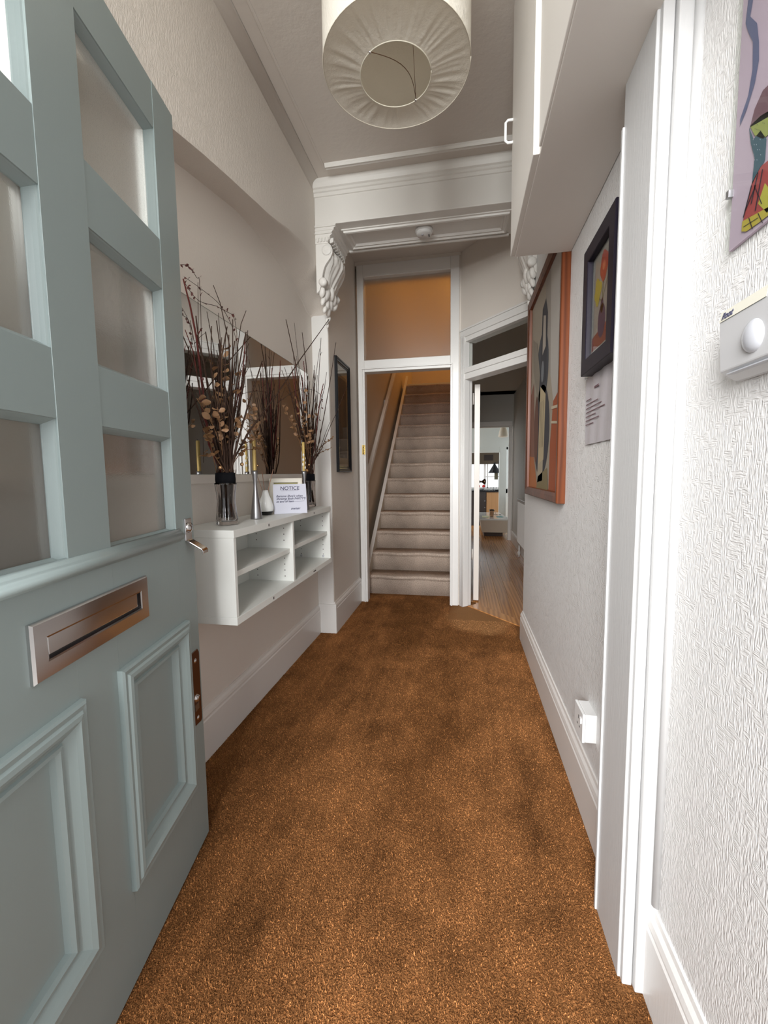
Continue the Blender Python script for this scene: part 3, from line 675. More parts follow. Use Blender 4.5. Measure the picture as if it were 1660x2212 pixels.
# ---- smoke alarm
sa = thing('smoke_alarm', 'round white smoke alarm on the underside of the beam', 'smoke alarm', (-0.232, 2.665, BZ))
obj('base', MB().lathe([(0.0, BZ), (0.052, BZ), (0.053, BZ - 0.014), (0.050, BZ - 0.018), (0.0, BZ - 0.018)], (-0.232, 2.665, 0), 36), M_PLASTIC, sa)
obj('cover', MB().lathe([(0.046, BZ - 0.018), (0.046, BZ - 0.026), (0.040, BZ - 0.034), (0.0, BZ - 0.037)], (-0.232, 2.665, 0), 36), M_PLASTIC, sa)
obj('test_button', MB().lathe([(0.008, BZ - 0.035), (0.007, BZ - 0.040), (0.0, BZ - 0.041)], (-0.240, 2.650, 0), 16), M_GREYPL, sa)
obj('vent_slot', MB().box(-0.205, 2.655, BZ - 0.0375, -0.200, 2.68, BZ - 0.034), M_DARKGAP, sa)

# ================================================================== MIRROR and ledge
MY0 = at(150, 600, 0, -0.96)[1]
mr = thing('wall_mirror', 'frameless rectangular wall mirror in the left recess behind the twigs', 'mirror', (XLR + 0.003, 1.85, 1.087))
obj('mirror_plate', MB().box(XLR + 0.001, MY0, 1.087, XLR + 0.007, 2.60, 1.712), M_MIRROR, mr)
obj('mirror_edge', MB().sweep(lambda a, b, h: (XLR + h, a, b), MY0 - 0.002, 1.085, 2.602, 1.714, [(0, 0.001), (0, 0.0076), (0.002, 0.0078)]), mat('mirror_edge', (0.42, 0.42, 0.38), 0.2), mr)
st('trim_9', MB().box(XLR - 0.001, 0.6, 1.052, XLR + 0.014, 2.60, 1.085), M_WALL, bevel=0.002)

# ================================================================== SHELF UNIT
SX0, SX1, Sy0, Sy1, Sz0, Sz1, T = XLR + 0.003, -0.735, 1.262, 2.305, 0.582, 0.902, 0.026
su = thing('wall_shelf_unit', 'white wall-hung open shelf unit with four compartments below the mirror', 'shelf', ((SX0 + SX1) / 2, (Sy0 + Sy1) / 2, Sz0))
YD = 1.765
obj('top_board', MB().box(SX0, Sy0, Sz1 - T, SX1, Sy1, Sz1), M_MELA, su, bevel=0.001)
obj('bottom_board', MB().box(SX0, Sy0, Sz0, SX1, Sy1, Sz0 + T), M_MELA, su, bevel=0.001)
obj('side_panel', MB().box(SX0, Sy0 + 0.001, Sz0 + T, SX1 - 0.002, Sy0 + 0.017, Sz1 - T), M_MELA, su, bevel=0.001)
obj('side_panel', MB().box(SX0, Sy1 - 0.017, Sz0 + T, SX1 - 0.002, Sy1 - 0.001, Sz1 - T), M_MELA, su, bevel=0.001)
obj('divider', MB().box(SX0, YD - 0.008, Sz0 + T, SX1 - 0.003, YD + 0.010, Sz1 - T), M_MELA, su, bevel=0.001)
obj('back_panel', MB().box(SX0, Sy0 + 0.01, Sz0 + T, SX0 + 0.006, Sy1 - 0.01, Sz1 - T), M_MELA, su)
obj('shelf', MB().box(SX0 + 0.006, Sy0 + 0.017, 0.737, SX1 - 0.018, YD - 0.008, 0.757), M_MELA, su, bevel=0.001)
obj('shelf', MB().box(SX0 + 0.006, YD + 0.010, 0.742, SX1 - 0.018, Sy1 - 0.017, 0.762), M_MELA, su, bevel=0.001)
hp = None
for yy in (YD - 0.0085, Sy1 - 0.0175):
    for xx in (SX0 + 0.05, SX1 - 0.045):
        for k in range(9):
            zz = 0.630 + k * 0.027
            if abs(zz - 0.75) < 0.018: continue
            if hp is None:
                hp = obj('peg_hole', MB().lathe([(0, 0), (0.0026, 0.0)], (0, 0, 0), 8, None, False, 1), M_HOLE, su, world=False)
                hp.matrix_local = WM[su.name].inverted() @ Matrix.Translation((xx, yy, zz))
            else: copyof(hp, su, WM[su.name].inverted() @ Matrix.Translation((xx, yy, zz)))
for (xx, zz) in ((SX1 - 0.045, 0.868), (SX1 - 0.045, 0.618), (SX0 + 0.05, 0.618)):
    obj('cam_screw', MB().lathe([(0, -0.001), (0.0065, -0.001), (0.007, 0)], (xx, Sy1 - 0.0172, zz), 12, None, True, 1), M_GREYPL, su)
for (yy, zz) in ((1.52, 0.889), (2.03, 0.889), (1.54, 0.595)):
    obj('dowel_mark', MB().box(SX1 - 0.0005, yy - 0.0035, zz - 0.005, SX1 + 0.0006, yy + 0.0035, zz + 0.005), M_HOLE, su)
obj('edge_mark', MB().box(SX1 - 0.0005, 2.0, 0.592, SX1 + 0.0006, 2.035, 0.598), M_HOLE, su)

# ================================================================== THINGS ON THE SHELF
ZS = Sz1 + 0.0006
def vase(x, y, label, s=1.0):
    v = thing('glass_vase', label, 'vase', (x, y, ZS)); n = 48
    def sq(r, h, q):
        k = 1 + 0.06 * math.cos(8 * q) * (1 - 0.3 * abs(h - ZS - 0.1) / 0.1); return r * k
    outp = [(0.001, 0.002), (0.032, 0.0), (0.040, 0.006), (0.038, 0.02), (0.034, 0.05), (0.031, 0.085), (0.033, 0.115), (0.037, 0.145), (0.038, 0.152)]
    inp = [(0.034, 0.152), (0.033, 0.145), (0.029, 0.115), (0.027, 0.085), (0.030, 0.05), (0.034, 0.022), (0.030, 0.014), (0.001, 0.014)]
    obj('vase_body', MB().lathe([(r * s, ZS + h * s) for r, h in outp + inp], (x, y, 0), n, None, True, 2, sq), M_VASE, v)
    obj('neck_band', MB().lathe([(r * s, ZS + h * s) for r, h in [(0.030, 0.150), (0.0345, 0.151), (0.0355, 0.165), (0.034, 0.188), (0.029, 0.190), (0.029, 0.150)]], (x, y, 0), 32), M_BLKFAB, v, label='black velvet band')
    return v
V1, V2 = (-0.845, 1.412), (-0.845, 2.262)
vase(*V1, 'smoky ribbed glass vase at the near end of the white shelf, black band')
vase(*V2, 'smoky ribbed glass vase at the far end of the white shelf, behind the notice', 0.97)
def candlestick(x, y, label, cl, ch):
    c = thing('candlestick', label, 'candlestick', (x, y, ZS))
    obj('stick_body', MB().lathe([(0.0, ZS), (0.0235, ZS), (0.0238, ZS + 0.004), (0.0185, ZS + 0.045), (0.013, ZS + 0.085), (0.0085, ZS + 0.115), (0.0070, ZS + 0.135), (0.0080, ZS + 0.155), (0.0115, ZS + 0.185), (0.0128, ZS + 0.198), (0.0105, ZS + 0.198), (0.0095, ZS + 0.188), (0, ZS + 0.186)], (x, y, 0), 36), M_STEEL, c)
    k = thing('candle', cl, 'candle', (x, y, ZS + 0.187))
    obj('wax_body', MB().lathe([(0.0078, ZS + 0.1875), (0.0078, ZS + ch - 0.004), (0.0060, ZS + ch), (0.002, ZS + ch - 0.001), (0.0, ZS + ch - 0.001)], (x, y, 0), 20), M_GOLD, k)
    obj('wick', MB().tube([(x, y, ZS + ch - 0.002), (x + 0.001, y, ZS + ch + 0.006)], 0.0008, 5), M_BLACK, k)
    return k
candlestick(-0.833, 1.612, 'waisted brushed steel candlestick between the near vase and the reed diffuser', 'gold taper candle in the near steel candlestick', 0.325)
k = candlestick(-0.800, 2.075, 'waisted brushed steel candlestick standing behind the handwritten notice', 'gold taper candle with dripped white wax in the far candlestick', 0.345)
mb = MB(); g3 = random.Random(2)
for i in range(9): mb.ball((-0.800 + 0.006 * math.cos(i * 2.2), 2.075 + 0.006 * math.sin(i * 2.2), ZS + 0.215 + 0.008 * i), (0.005, 0.005, 0.009), None, 8)
obj('dripped_wax', mb, M_WAX, k)
# reed diffuser
rx, ry = -0.872, 1.780
df = thing('reed_diffuser', 'white pear-shaped ceramic reed diffuser with black base on the shelf', 'diffuser', (rx, ry, ZS))
obj('bottle', MB().lathe([(0, ZS + 0.001), (0.022, ZS + 0.001), (0.029, ZS + 0.012), (0.0335, ZS + 0.026), (0.033, ZS + 0.042), (0.026, ZS + 0.066), (0.017, ZS + 0.088), (0.0125, ZS + 0.105), (0.0120, ZS + 0.112), (0.0095, ZS + 0.112), (0.0095, ZS + 0.09)], (rx, ry, 0), 36), M_CERAM, df)
obj('glaze_foot', MB().lathe([(0, ZS), (0.0225, ZS), (0.0298, ZS + 0.012), (0.0318, ZS + 0.017)], (rx, ry, 0), 36, None, True, 2, lambda r, h, q: r * (1.008 + 0.01 * math.sin(3 * q))), M_CERAMB, df)
for (dx, dy) in ((-0.040, -0.012), (-0.018, 0.01), (0.036, 0.012)):
    obj('reed', MB().tube([(rx - dx * 0.12, ry - dy * 0.12, ZS + 0.05), (rx + dx, ry + dy, ZS + 0.205)], 0.0016, 6), M_REED, df)
# small picture frame leaning behind the notice
def card_frame(p0, p1, hgt, lean, thick):
    """returns mapping (u 0..1, v 0..1, n) for a leaning card whose foot runs p0 to p1"""
    p0 = Vector(p0); p1 = Vector(p1); e = (p1 - p0); en = e.normalized(); back = Vector((-en.y, en.x, 0))
    upv = (Vector((0, 0, 1)) * math.cos(lean) + back * math.sin(lean)); nn = en.cross(upv)
    return lambda u, v, n: p0 + e * u + upv * (hgt * v) + nn * n, en, upv, nn
f, en, uv, nn = card_frame((-0.925, 1.925, ZS), (-0.775, 1.975, ZS), 0.165, 0.20, 0.01)
pf = thing('picture_frame', 'small cream picture frame with olive print leaning behind the notice', 'picture frame', tuple(f(0.5, 0, 0)))
obj('frame', MB().sweep(lambda a, b, h: f(a / 0.158, b / 0.165, h), 0, 0, 0.158, 0.165, [(0, -0.012), (0, 0.003), (0.006, 0.005), (0.020, 0.003), (0.022, -0.002)]).obox(f(0.02, 0.02, -0.012), f(0.98, 0.02, -0.012) - f(0.02, 0.02, -0.012), f(0.02, 0.98, -0.012) - f(0.02, 0.02, -0.012), nn * 0.004), mat('cream_frame', (0.78, 0.74, 0.64), 0.5), pf)
obj('print', MB().obox(f(0.12, 0.12, -0.006), f(0.88, 0.12, 0) - f(0.12, 0.12, 0), f(0.12, 0.88, 0) - f(0.12, 0.12, 0), nn * 0.001), flat((168, 160, 92)), pf)
def text_on(name, body, m, parent, o, e, u, n, size, **k):
    mw = Matrix((e, u, n)).transposed().to_4x4(); mw.translation = o; return text(name, body, m, parent, mw, size, **k)
text_on('lettering', 'The', M_INK, pf, f(0.20, 0.62, -0.0045), en, uv, nn, 0.045, shear=0.4)
# handwritten notice
f, en, uv, nn = card_frame((-0.850, 1.815, ZS), (-0.716, 1.886, ZS), 0.140, 0.24, 0.001)
nc = thing('notice_card', 'white card with a handwritten notice leaning at the front of the shelf', 'notice', tuple(f(0.5, 0, 0)))
def skew(u, v, n): return f(u * (1 - 0.02 * v) + 0.0 * v, v, n)
obj('card', MB().obox(f(0, 0, -0.0006), f(1, 0, 0) - f(0, 0, 0), f(0, 1, 0) - f(0, 0, 0), nn * 0.0012), M_CARD, nc)
text_on('lettering', 'NOTICE', M_INK, nc, f(0.50, 0.80, 0.0008), en, uv, nn, 0.024, shear=0.1, align='CENTER')
text_on('lettering', "Remove Shoe's when\nShowing Both PARTY'S\nat end of item", M_INK, nc, f(0.08, 0.56, 0.0008), en, uv, nn, 0.0140, shear=0.35)
text_on('lettering', 'owner', M_INK, nc, f(0.50, 0.13, 0.0008), en, uv, nn, 0.016, shear=0.35)
obj('underline', MB().obox(f(0.24, 0.765, 0.0007), (f(0.76, 0.765, 0) - f(0.24, 0.765, 0)), uv * 0.001, nn * 0.0003), M_INK, nc)
obj('underline', MB().obox(f(0.62, 0.40, 0.0007), (f(0.93, 0.41, 0) - f(0.62, 0.40, 0)), uv * 0.001, nn * 0.0003), M_INK, nc)

# ================================================================== DRIED BRANCHES
def leaf_mesh(name, w, l, m):
    V = []; n = 6
    for i in range(n + 1):
        t = i / n; ww = w * math.sin(PI * min(1, t * 0.92 + 0.05)) ** 0.7
        for s in (-1, 0, 1): V.append((s * ww, l * t, 0.10 * l * (s * s) + 0.18 * l * math.sin(t * 2.4)))
    fs = [(i * 3 + k, i * 3 + k + 1, i * 3 + k + 4, i * 3 + k + 3) for i in range(n) for k in range(2)]
    me = bpy.data.meshes.new(name); me.from_pydata(V, [], fs); me.materials.append(m)
    me.polygons.foreach_set('use_smooth', [True] * len(fs)); return me
LEAF_A = [leaf_mesh('leaf', 0.0085, 0.024, M_LEAF), leaf_mesh('leaf', 0.0070, 0.019, M_LEAF2), leaf_mesh('leaf', 0.0035, 0.010, M_BERRY)]
def leaf(parent, p, d, k, r, s=1.0):
    o = bpy.data.objects.new('leaf', LEAF_A[k])
    d = Vector(d).normalized(); q = d.to_track_quat('Y', 'Z').to_matrix().to_4x4()
    Mx = Matrix.Translation(p) @ q @ Matrix.Rotation(r.uniform(0, 6.28), 4, 'Y') @ Matrix.Scale(s, 4)
    link(o, parent, WM[parent.name].inverted() @ Mx)
def wiggle(a, b, r, n, amp):
    a, b = Vector(a), Vector(b); P_ = []
    o1, o2 = Vector((r.gauss(0, 1), r.gauss(0, 1), 0)) * amp, Vector((r.gauss(0, 1), r.gauss(0, 1), 0)) * amp
    for i in range(n + 1):
        t = i / n; P_.append(a.lerp(b, t) + o1 * math.sin(PI * t) + o2 * math.sin(2 * PI * t) * 0.4 + Vector((r.gauss(0, 1), r.gauss(0, 1), 0)) * 0.0018 * (0 < i < n))
    return P_
XW = XLR + 0.022
def clampx(p): return Vector((max(p[0], XW), p[1], p[2]))
def twig(bun, pts, r_, m, r, side=0, name='twig'):
    pts = [clampx(p) for p in pts]; n = len(pts); mb = MB().tube(pts, [r_ * (1 - 0.55 * i / (n - 1)) for i in range(n)], 5)
    for k in range(side):
        i = r.randint(n // 3, n - 2); d = Vector((r.gauss(0, 0.5), r.gauss(0, 0.5), 1)).normalized() * r.uniform(0.02, 0.06)
        mb.tube([pts[i], clampx(pts[i] + d * 0.5 + Vector((0, 0, 0.004))), clampx(pts[i] + d)], [r_ * .5, r_ * .4, r_ * .25], 4)
    return obj(name, mb, m, bun)
def bundle(vx, vy, label, keys, sprigs, seed, nrand, zr, sy):
    r = random.Random(seed); b = thing('dried_branches', label, 'dried branches', (vx, vy, ZS + 0.02))
    root = lambda: Vector((vx + r.gauss(0, 0.011), vy + r.gauss(0, 0.011), ZS + 0.02 + r.random() * 0.03))
    neck = lambda a: Vector((vx + max(-.022, min(.022, r.gauss(0, 0.011))), vy + max(-.022, min(.022, r.gauss(0, 0.011))), ZS + 0.185))
    for (pts, rad, m, side) in keys:
        k0 = neck(0); P_ = [root(), k0] + [Vector(p) for p in pts]
        Q = []
        for i in range(1, len(P_) - 1): Q += [P_[i].lerp(P_[i + 1], t / 3) for t in range(3)]
        Q.append(P_[-1]); twig(b, [P_[0]] + Q, rad, m, r, side)
    for i in range(nrand):
        z = r.uniform(*zr); dy = r.gauss(0, sy) * (z - 1.0); tip = Vector((vx + r.uniform(-0.09, 0.10) * (z - 0.9), vy + dy, z))
        n0 = neck(0); P_ = [root()] + wiggle(n0, tip, r, 7, 0.008)
        twig(b, P_, r.uniform(0.0022, 0.0048), r.choice([M_TWIG] * 6 + [M_TWIGR]), r, r.randint(0, 2))
    # fuzzy red plumes
    for (tip, col) in sprigs['plume']:
        P_ = wiggle(neck(0), tip, r, 10, 0.006); mb = MB().tube([clampx(p) for p in P_], 0.0018, 4)
        for q in range(150):
            i = r.uniform(2.2, 9.9); p = P_[int(i)].lerp(P_[min(10, int(i) + 1)], i % 1)
            d = Vector((r.gauss(0, 1), r.gauss(0, 1), 1.2)).normalized() * r.uniform(0.006, 0.013)
            e = Vector((r.gauss(0, 1), r.gauss(0, 1), 0)).normalized() * 0.0014
            p = clampx(p); mb.add([p - e, p + e, clampx(p + d)], [(0, 1, 2)])
        obj('red_plume', mb, M_TWIGR, b, label='fuzzy dark red plume')
    for (tip, n, kind, sz) in sprigs['leafy']:
        n0 = neck(0); mid = n0.lerp(Vector(tip), 0.5) + Vector((0, 0, 0.04)); P_ = [n0.lerp(mid, t / 4) for t in range(4)] + [mid.lerp(Vector(tip), t / 5) for t in range(6)]
        P_ = [clampx(p) for p in P_]
        sp_ = obj('leafy_sprig', MB().tube(P_, [0.0016] * 6 + [0.0011] * 4, 5), M_TWIGL, b)
        for q in range(n):
            t = 0.28 + 0.72 * (q + 0.5) / n; i = t * 9; p = P_[int(i)].lerp(P_[min(9, int(i) + 1)], i % 1)
            d = Vector((r.gauss(0, 0.8), r.gauss(0, 0.8), r.uniform(-0.2, 1)))
            leaf(sp_, clampx(p + Vector((0.004, 0, 0))), (abs(d.x) * (1 if p.x < XW + 0.03 else r.choice((-1, 1))), d.y, d.z), kind, r, sz * r.uniform(0.7, 1.15))
    # wiry vines arching over
    for pts in sprigs['vine']:
        P_ = [clampx(p) for p in pts]; Q = []
        for i in range(len(P_) - 1):
            p0, p1, p2, p3 = P_[max(i - 1, 0)], P_[i], P_[i + 1], P_[min(i + 2, len(P_) - 1)]
            for s in range(4):
                t = s / 4; Q.append(0.5 * ((2 * p1) + (p2 - p0) * t + (2 * p0 - 5 * p1 + 4 * p2 - p3) * t * t + (3 * p1 - p0 - 3 * p2 + p3) * t ** 3))
        Q.append(P_[-1]); Q = [clampx(p) for p in Q]
        vn = obj('vine', MB().tube(Q, 0.0011, 4), M_TWIG, b)
        for q in range(14):
            p = Q[r.randint(2, len(Q) - 1)]; leaf(vn, p + Vector((0.002, 0, 0)), (abs(r.gauss(0, 1)), r.gauss(0, 1), r.gauss(0, 1)), 2, r, r.uniform(0.7, 1.4))
    for (p, rad) in sprigs['bell']:
        obj('bauble', MB().ball(p, rad, None, 12), M_BELL, b, label='small shiny gold bauble')
    return b
A = lambda px, py, x: tuple(at(px, py, 0, x))
n1 = (-0.85,)
keys1 = [([A(452, 960, -.87), A(425, 730, -.89), A(411, 660, -.89), A(396, 602, -.89)], 0.0052, M_TWIGR, 1),
         ([A(497, 880, -.85), A(496, 745, -.85), A(476, 655, -.85), A(461, 616, -.85)], 0.0026, M_TWIG, 1),
         ([A(500, 900, -.83), A(514, 745, -.82), A(521, 700, -.82), A(532, 671, -.82)], 0.0026, M_TWIG, 1),
         ([A(500, 930, -.82), A(503, 800, -.82), A(503, 690, -.82)], 0.0034, M_TWIG, 0),
         ([A(478, 900, -.86), A(476, 790, -.86), A(491, 706, -.86)], 0.0048, M_TWIG, 0),
         ([A(512, 960, -.80), A(538, 870, -.79), A(567, 780, -.78)], 0.0052, M_TWIG, 0),
         ([A(540, 930, -.79), A(600, 850, -.775), A(650, 775, -.765), A(711, 690, -.75)], 0.0042, M_TWIG, 0),
         ([A(436, 900, -.89), A(429, 800, -.89), A(428, 610, -.89)], 0.0020, M_TWIG, 2),
         ([A(440, 900, -.88), A(418, 760, -.89), A(400, 712, -.89)], 0.0030, M_TWIGR, 1),
         ([A(470, 900, -.88), A(462, 750, -.88), A(447, 673, -.88)], 0.0024, M_TWIG, 1),
         ([A(480, 860, -.87), A(478, 760, -.87), A(472, 676, -.87)], 0.0022, M_TWIG, 1),
         ([A(525, 930, -.84), A(505, 990, -.84), A(530, 760, -.84)], 0.0022, M_TWIG, 1)]
keys1[-1] = ([A(512, 930, -.84), A(520, 850, -.84), A(531, 722, -.84)], 0.0022, M_TWIG, 1)
spr1 = {'plume': [(A(529, 738, -.83), 0), (A(522, 800, -.84), 0), (A(534, 770, -.84), 0), (A(515, 830, -.84), 0)],
        'leafy': [(A(480, 745, -.84), 9, 0, 1.2), (A(455, 780, -.85), 9, 0, 1.15), (A(425, 860, -.85), 10, 0, 1.2), (A(545, 880, -.80), 10, 0, 1.1), (A(505, 800, -.82), 9, 0, 1.2),
                  (A(440, 930, -.82), 12, 1, 1.2), (A(562, 945, -.79), 12, 1, 1.15), (A(470, 880, -.80), 10, 0, 1.25), (A(520, 900, -.80), 10, 0, 1.1), (A(430, 985, -.83), 8, 1, 1.2), (A(555, 970, -.80), 9, 1, 1.1), (A(570, 905, -.80), 8, 0, 1.0)],
        'vine': [[A(480, 1000, -.86), A(508, 770, -.86), A(505, 715, -.87), A(478, 662, -.88), A(440, 628, -.89), A(398, 598, -.89)],
                 [A(500, 1000, -.86), A(512, 720, -.86), A(480, 668, -.87), A(430, 650, -.88), A(400, 612, -.89)],
                 [A(440, 1000, -.87), A(433, 640, -.88), A(425, 600, -.89), A(405, 575, -.89), A(390, 572, -.89)]],
        'bell': [(A(476, 1010, -.80), 0.006), (A(523, 1003, -.82), 0.007)]}
bundle(V1[0], V1[1], 'tall dried twigs and leafy sprigs in the near glass vase, tips arching left', keys1, spr1, 11, 58, (1.28, 1.64), 0.16)
n2 = 0
keys2 = [([A(655, 900, -.86), A(640, 790, -.87), A(618, 690, -.88)], 0.0042, M_TWIG, 0),
         ([A(658, 850, -.86), A(646, 790, -.86), A(636, 697, -.86)], 0.0022, M_TWIG, 0),
         ([A(668, 880, -.84), A(662, 790, -.84), A(653, 718, -.85)], 0.0038, M_TWIG, 0),
         ([A(678, 960, -.82), A(687, 850, -.81), A(694, 730, -.80)], 0.0032, M_TWIG, 1),
         ([A(674, 940, -.83), A(680, 830, -.82), A(691, 753, -.81)], 0.0026, M_TWIG, 0),
         ([A(682, 990, -.80), A(700, 900, -.78), A(714, 820, -.77), A(726, 740, -.76)], 0.0036, M_TWIG, 0),
         ([A(690, 880, -.80), A(701, 840, -.79), A(706, 804, -.79)], 0.0026, M_TWIG, 0),
         ([A(690, 975, -.80), A(702, 940, -.79), A(713, 912, -.79)], 0.0026, M_TWIG, 0),
         ([A(695, 970, -.79), A(712, 925, -.77), A(728, 890, -.755), A(752, 830, -.74)], 0.0026, M_TWIG, 0),
         ([A(655, 900, -.87), A(640, 850, -.88), A(634, 760, -.88)], 0.0030, M_TWIG, 1)]
spr2 = {'plume': [(A(656, 780, -.84), 0), (A(688, 900, -.81), 0), (A(652, 810, -.86), 0)],
        'leafy': [(A(640, 860, -.82), 11, 0, 1.1), (A(610, 875, -.82), 11, 0, 1.1), (A(660, 840, -.80), 9, 0, 1.05), (A(625, 900, -.84), 9, 1, 1.1), (A(684, 870, -.80), 8, 0, 1.0),
                  (A(718, 945, -.785), 20, 1, 0.62), (A(714, 968, -.79), 16, 1, 0.6), (A(672, 930, -.80), 8, 0, 1.2), (A(640, 940, -.86), 9, 1, 1.0), (A(650, 905, -.82), 9, 0, 1.0)],
        'vine': [[A(672, 1000, -.82), A(694, 880, -.81), A(690, 850, -.82), A(650, 840, -.82), A(600, 870, -.82)]],
        'bell': [(A(663, 1016, -.81), 0.009), (A(668, 1004, -.81), 0.006)]}
bundle(V2[0], V2[1], 'tall dried twigs and leafy sprigs in the far glass vase, beside the recess edge', keys2, spr2, 23, 46, (1.30, 1.72), 0.15)

# ================================================================== PICTURES
def wframe(name, label, cat, side, y0, y1, z0, z1, xw, depth, prof, m, art=None, inset=0.03, artx=None, group=None):
    """frame on a wall plane xw, side=-1 projects towards -x"""
    t = thing(name, label, cat, (xw, (y0 + y1) / 2, z0))
    obj('frame', MB().sweep(lambda a, b, h: (xw + side * h, a, b), y0, z0, y1, z1, prof), m, t)
    return t
# large orange-framed abstract on the right wall
pa = wframe('framed_painting', 'tall orange-brown wooden framed abstract painting in greys and browns on the right wall', 'painting', -1, 1.735, 2.590, 0.958, 2.016, XR, 0.03,
            [(0, 0), (0, 0.030), (0.004, 0.033), (0.026, 0.031), (0.040, 0.027), (0.043, 0.014), (0.046, 0.012)], M_FRAMEW)
cv = MB()
def AP(y, z, n=0.0): return (XR - 0.013 - n, y, z)
def art(mb, poly, col, k, fnc=None):
    f_ = fnc or AP; mb.add([f_(y, z, 0.0003 * k) for y, z in poly], [tuple(range(len(poly)))], flat(col))
def AZ(pts, x=XR - 0.013): return [(lambda v: (v[1], v[2]))(at(px, py, 0, x)) for px, py in pts]
cv.box(XR - 0.0125, 1.775, 1.0, XR - 0.003, 2.55, 1.975, flat((176, 164, 146)))
# generic stand-in: upright overlapping shapes in the picture's colours
def ell(y, z, ry_, rz_, n=24): return [(y + ry_ * math.cos(2 * PI * k / n), z + rz_ * math.sin(2 * PI * k / n)) for k in range(n)]
art(cv, [(1.775, 1.975), (1.775, 1.42), (1.93, 1.38), (2.0, 1.5), (2.04, 1.975)], (196, 190, 182), 1)
art(cv, [(2.04, 1.975), (2.0, 1.5), (2.12, 1.6), (2.16, 1.975)], (168, 160, 150), 1)
art(cv, [(1.775, 1.0), (1.775, 1.42), (1.93, 1.38), (1.98, 1.2), (1.99, 1.0)], (172, 86, 44), 2)
art(cv, [(2.55, 1.0), (2.55, 1.17), (2.40, 1.16), (2.28, 1.0)], (198, 118, 62), 2)
art(cv, [(2.55, 1.17), (2.55, 1.50), (2.44, 1.56), (2.38, 1.16)], (142, 96, 76), 2)
art(cv, ell(2.20, 1.28, 0.20, 0.22), (58, 58, 66), 3)
art(cv, ell(2.20, 1.58, 0.15, 0.17), (64, 68, 76), 3)
art(cv, [(2.10, 1.5), (2.09, 1.80), (2.14, 1.88), (2.22, 1.86), (2.26, 1.5)], (46, 48, 58), 4)
art(cv, [(2.30, 1.42), (2.46, 1.62), (2.50, 1.80), (2.36, 1.74), (2.26, 1.56)], (150, 140, 124), 4)
art(cv, ell(2.34, 1.30, 0.06, 0.17), (112, 70, 52), 4)
art(cv, [(2.12, 1.14), (2.10, 1.44), (2.24, 1.50), (2.27, 1.12)], (206, 188, 150), 5)
art(cv, [(2.14, 1.04), (2.13, 1.14), (2.27, 1.12), (2.28, 1.03)], (190, 176, 150), 6)
art(cv, ell(2.19, 1.56, 0.035, 0.05), (128, 132, 136), 6)
art(cv, [(2.12, 1.66), (2.13, 1.80), (2.19, 1.82), (2.20, 1.64)], (188, 178, 164), 6)
art(cv, [(2.0, 1.0), (2.03, 1.10), (2.26, 1.06), (2.30, 1.0)], (140, 124, 84), 6)
art(cv, [(1.79, 1.335), (1.96, 1.35), (1.96, 1.362), (1.79, 1.347)], (212, 196, 168), 7)
art(cv, [(1.79, 1.27), (1.96, 1.29), (1.96, 1.30), (1.79, 1.28)], (212, 196, 168), 7)
for q in range(3): art(cv, [(2.145 + q * 0.035, 1.2), (2.14 + q * 0.035, 1.42), (2.145 + q * 0.035, 1.42), (2.150 + q * 0.035, 1.2)], (66, 54, 42), 8)
obj('canvas', cv, None, pa)
# flower picture
pb = wframe('framed_flower_print', 'dark aubergine box frame with a flower-in-vase print on the right wall', 'picture', -1, 1.150, 1.417, 1.369, 1.727, XR, 0.035,
            [(0, 0), (0, 0.034), (0.002, 0.036), (0.040, 0.036), (0.042, 0.034), (0.043, 0.020)], M_PURP)
cv = MB(); FX = XR - 0.019
FP = lambda y, z, n=0.0: (FX - n, y, z)
cv.box(FX + 0.0005, 1.185, 1.405, XR - 0.003, 1.382, 1.692, flat((205, 200, 190)))
def C(cy_, cz, ry_, rz_, n=16, w=0): return [(cy_ + ry_ * (1 + w * math.sin(5 * k)) * math.cos(2 * PI * k / n), cz + rz_ * (1 + w * math.sin(5 * k)) * math.sin(2 * PI * k / n)) for k in range(n)]
art(cv, [(1.198, 1.428), (1.370, 1.428), (1.370, 1.682), (1.198, 1.682)], (158, 152, 146), 1, FP)
art(cv, [(1.198, 1.428), (1.370, 1.428), (1.370, 1.465), (1.198, 1.480)], (140, 62, 44), 2, FP)
art(cv, C(1.285, 1.490, 0.032, 0.045), (66, 44, 82), 3, FP); art(cv, C(1.285, 1.530, 0.013, 0.02), (66, 44, 82), 3, FP)
art(cv, C(1.275, 1.630, 0.034, 0.038, 18, 0.1), (178, 66, 50), 4, FP); art(cv, C(1.275, 1.630, 0.012, 0.012), (205, 110, 80), 5, FP)
art(cv, C(1.325, 1.580, 0.032, 0.034, 18, 0.2), (186, 168, 60), 4, FP); art(cv, C(1.230, 1.605, 0.014, 0.018, 12, 0.2), (170, 70, 60), 4, FP)
for (a, b) in (((1.283, 1.54), (1.275, 1.60)), ((1.287, 1.54), (1.32, 1.57)), ((1.282, 1.54), (1.232, 1.60))):
    art(cv, [a, (a[0] + .004, a[1]), (b[0] + .004, b[1]), b], (84, 100, 58), 3, FP)
obj('print', cv, None, pb); obj('glass', MB().box(FX - 0.006, 1.190, 1.409, FX - 0.0052, 1.377, 1.688), M_CLEAR, pb)
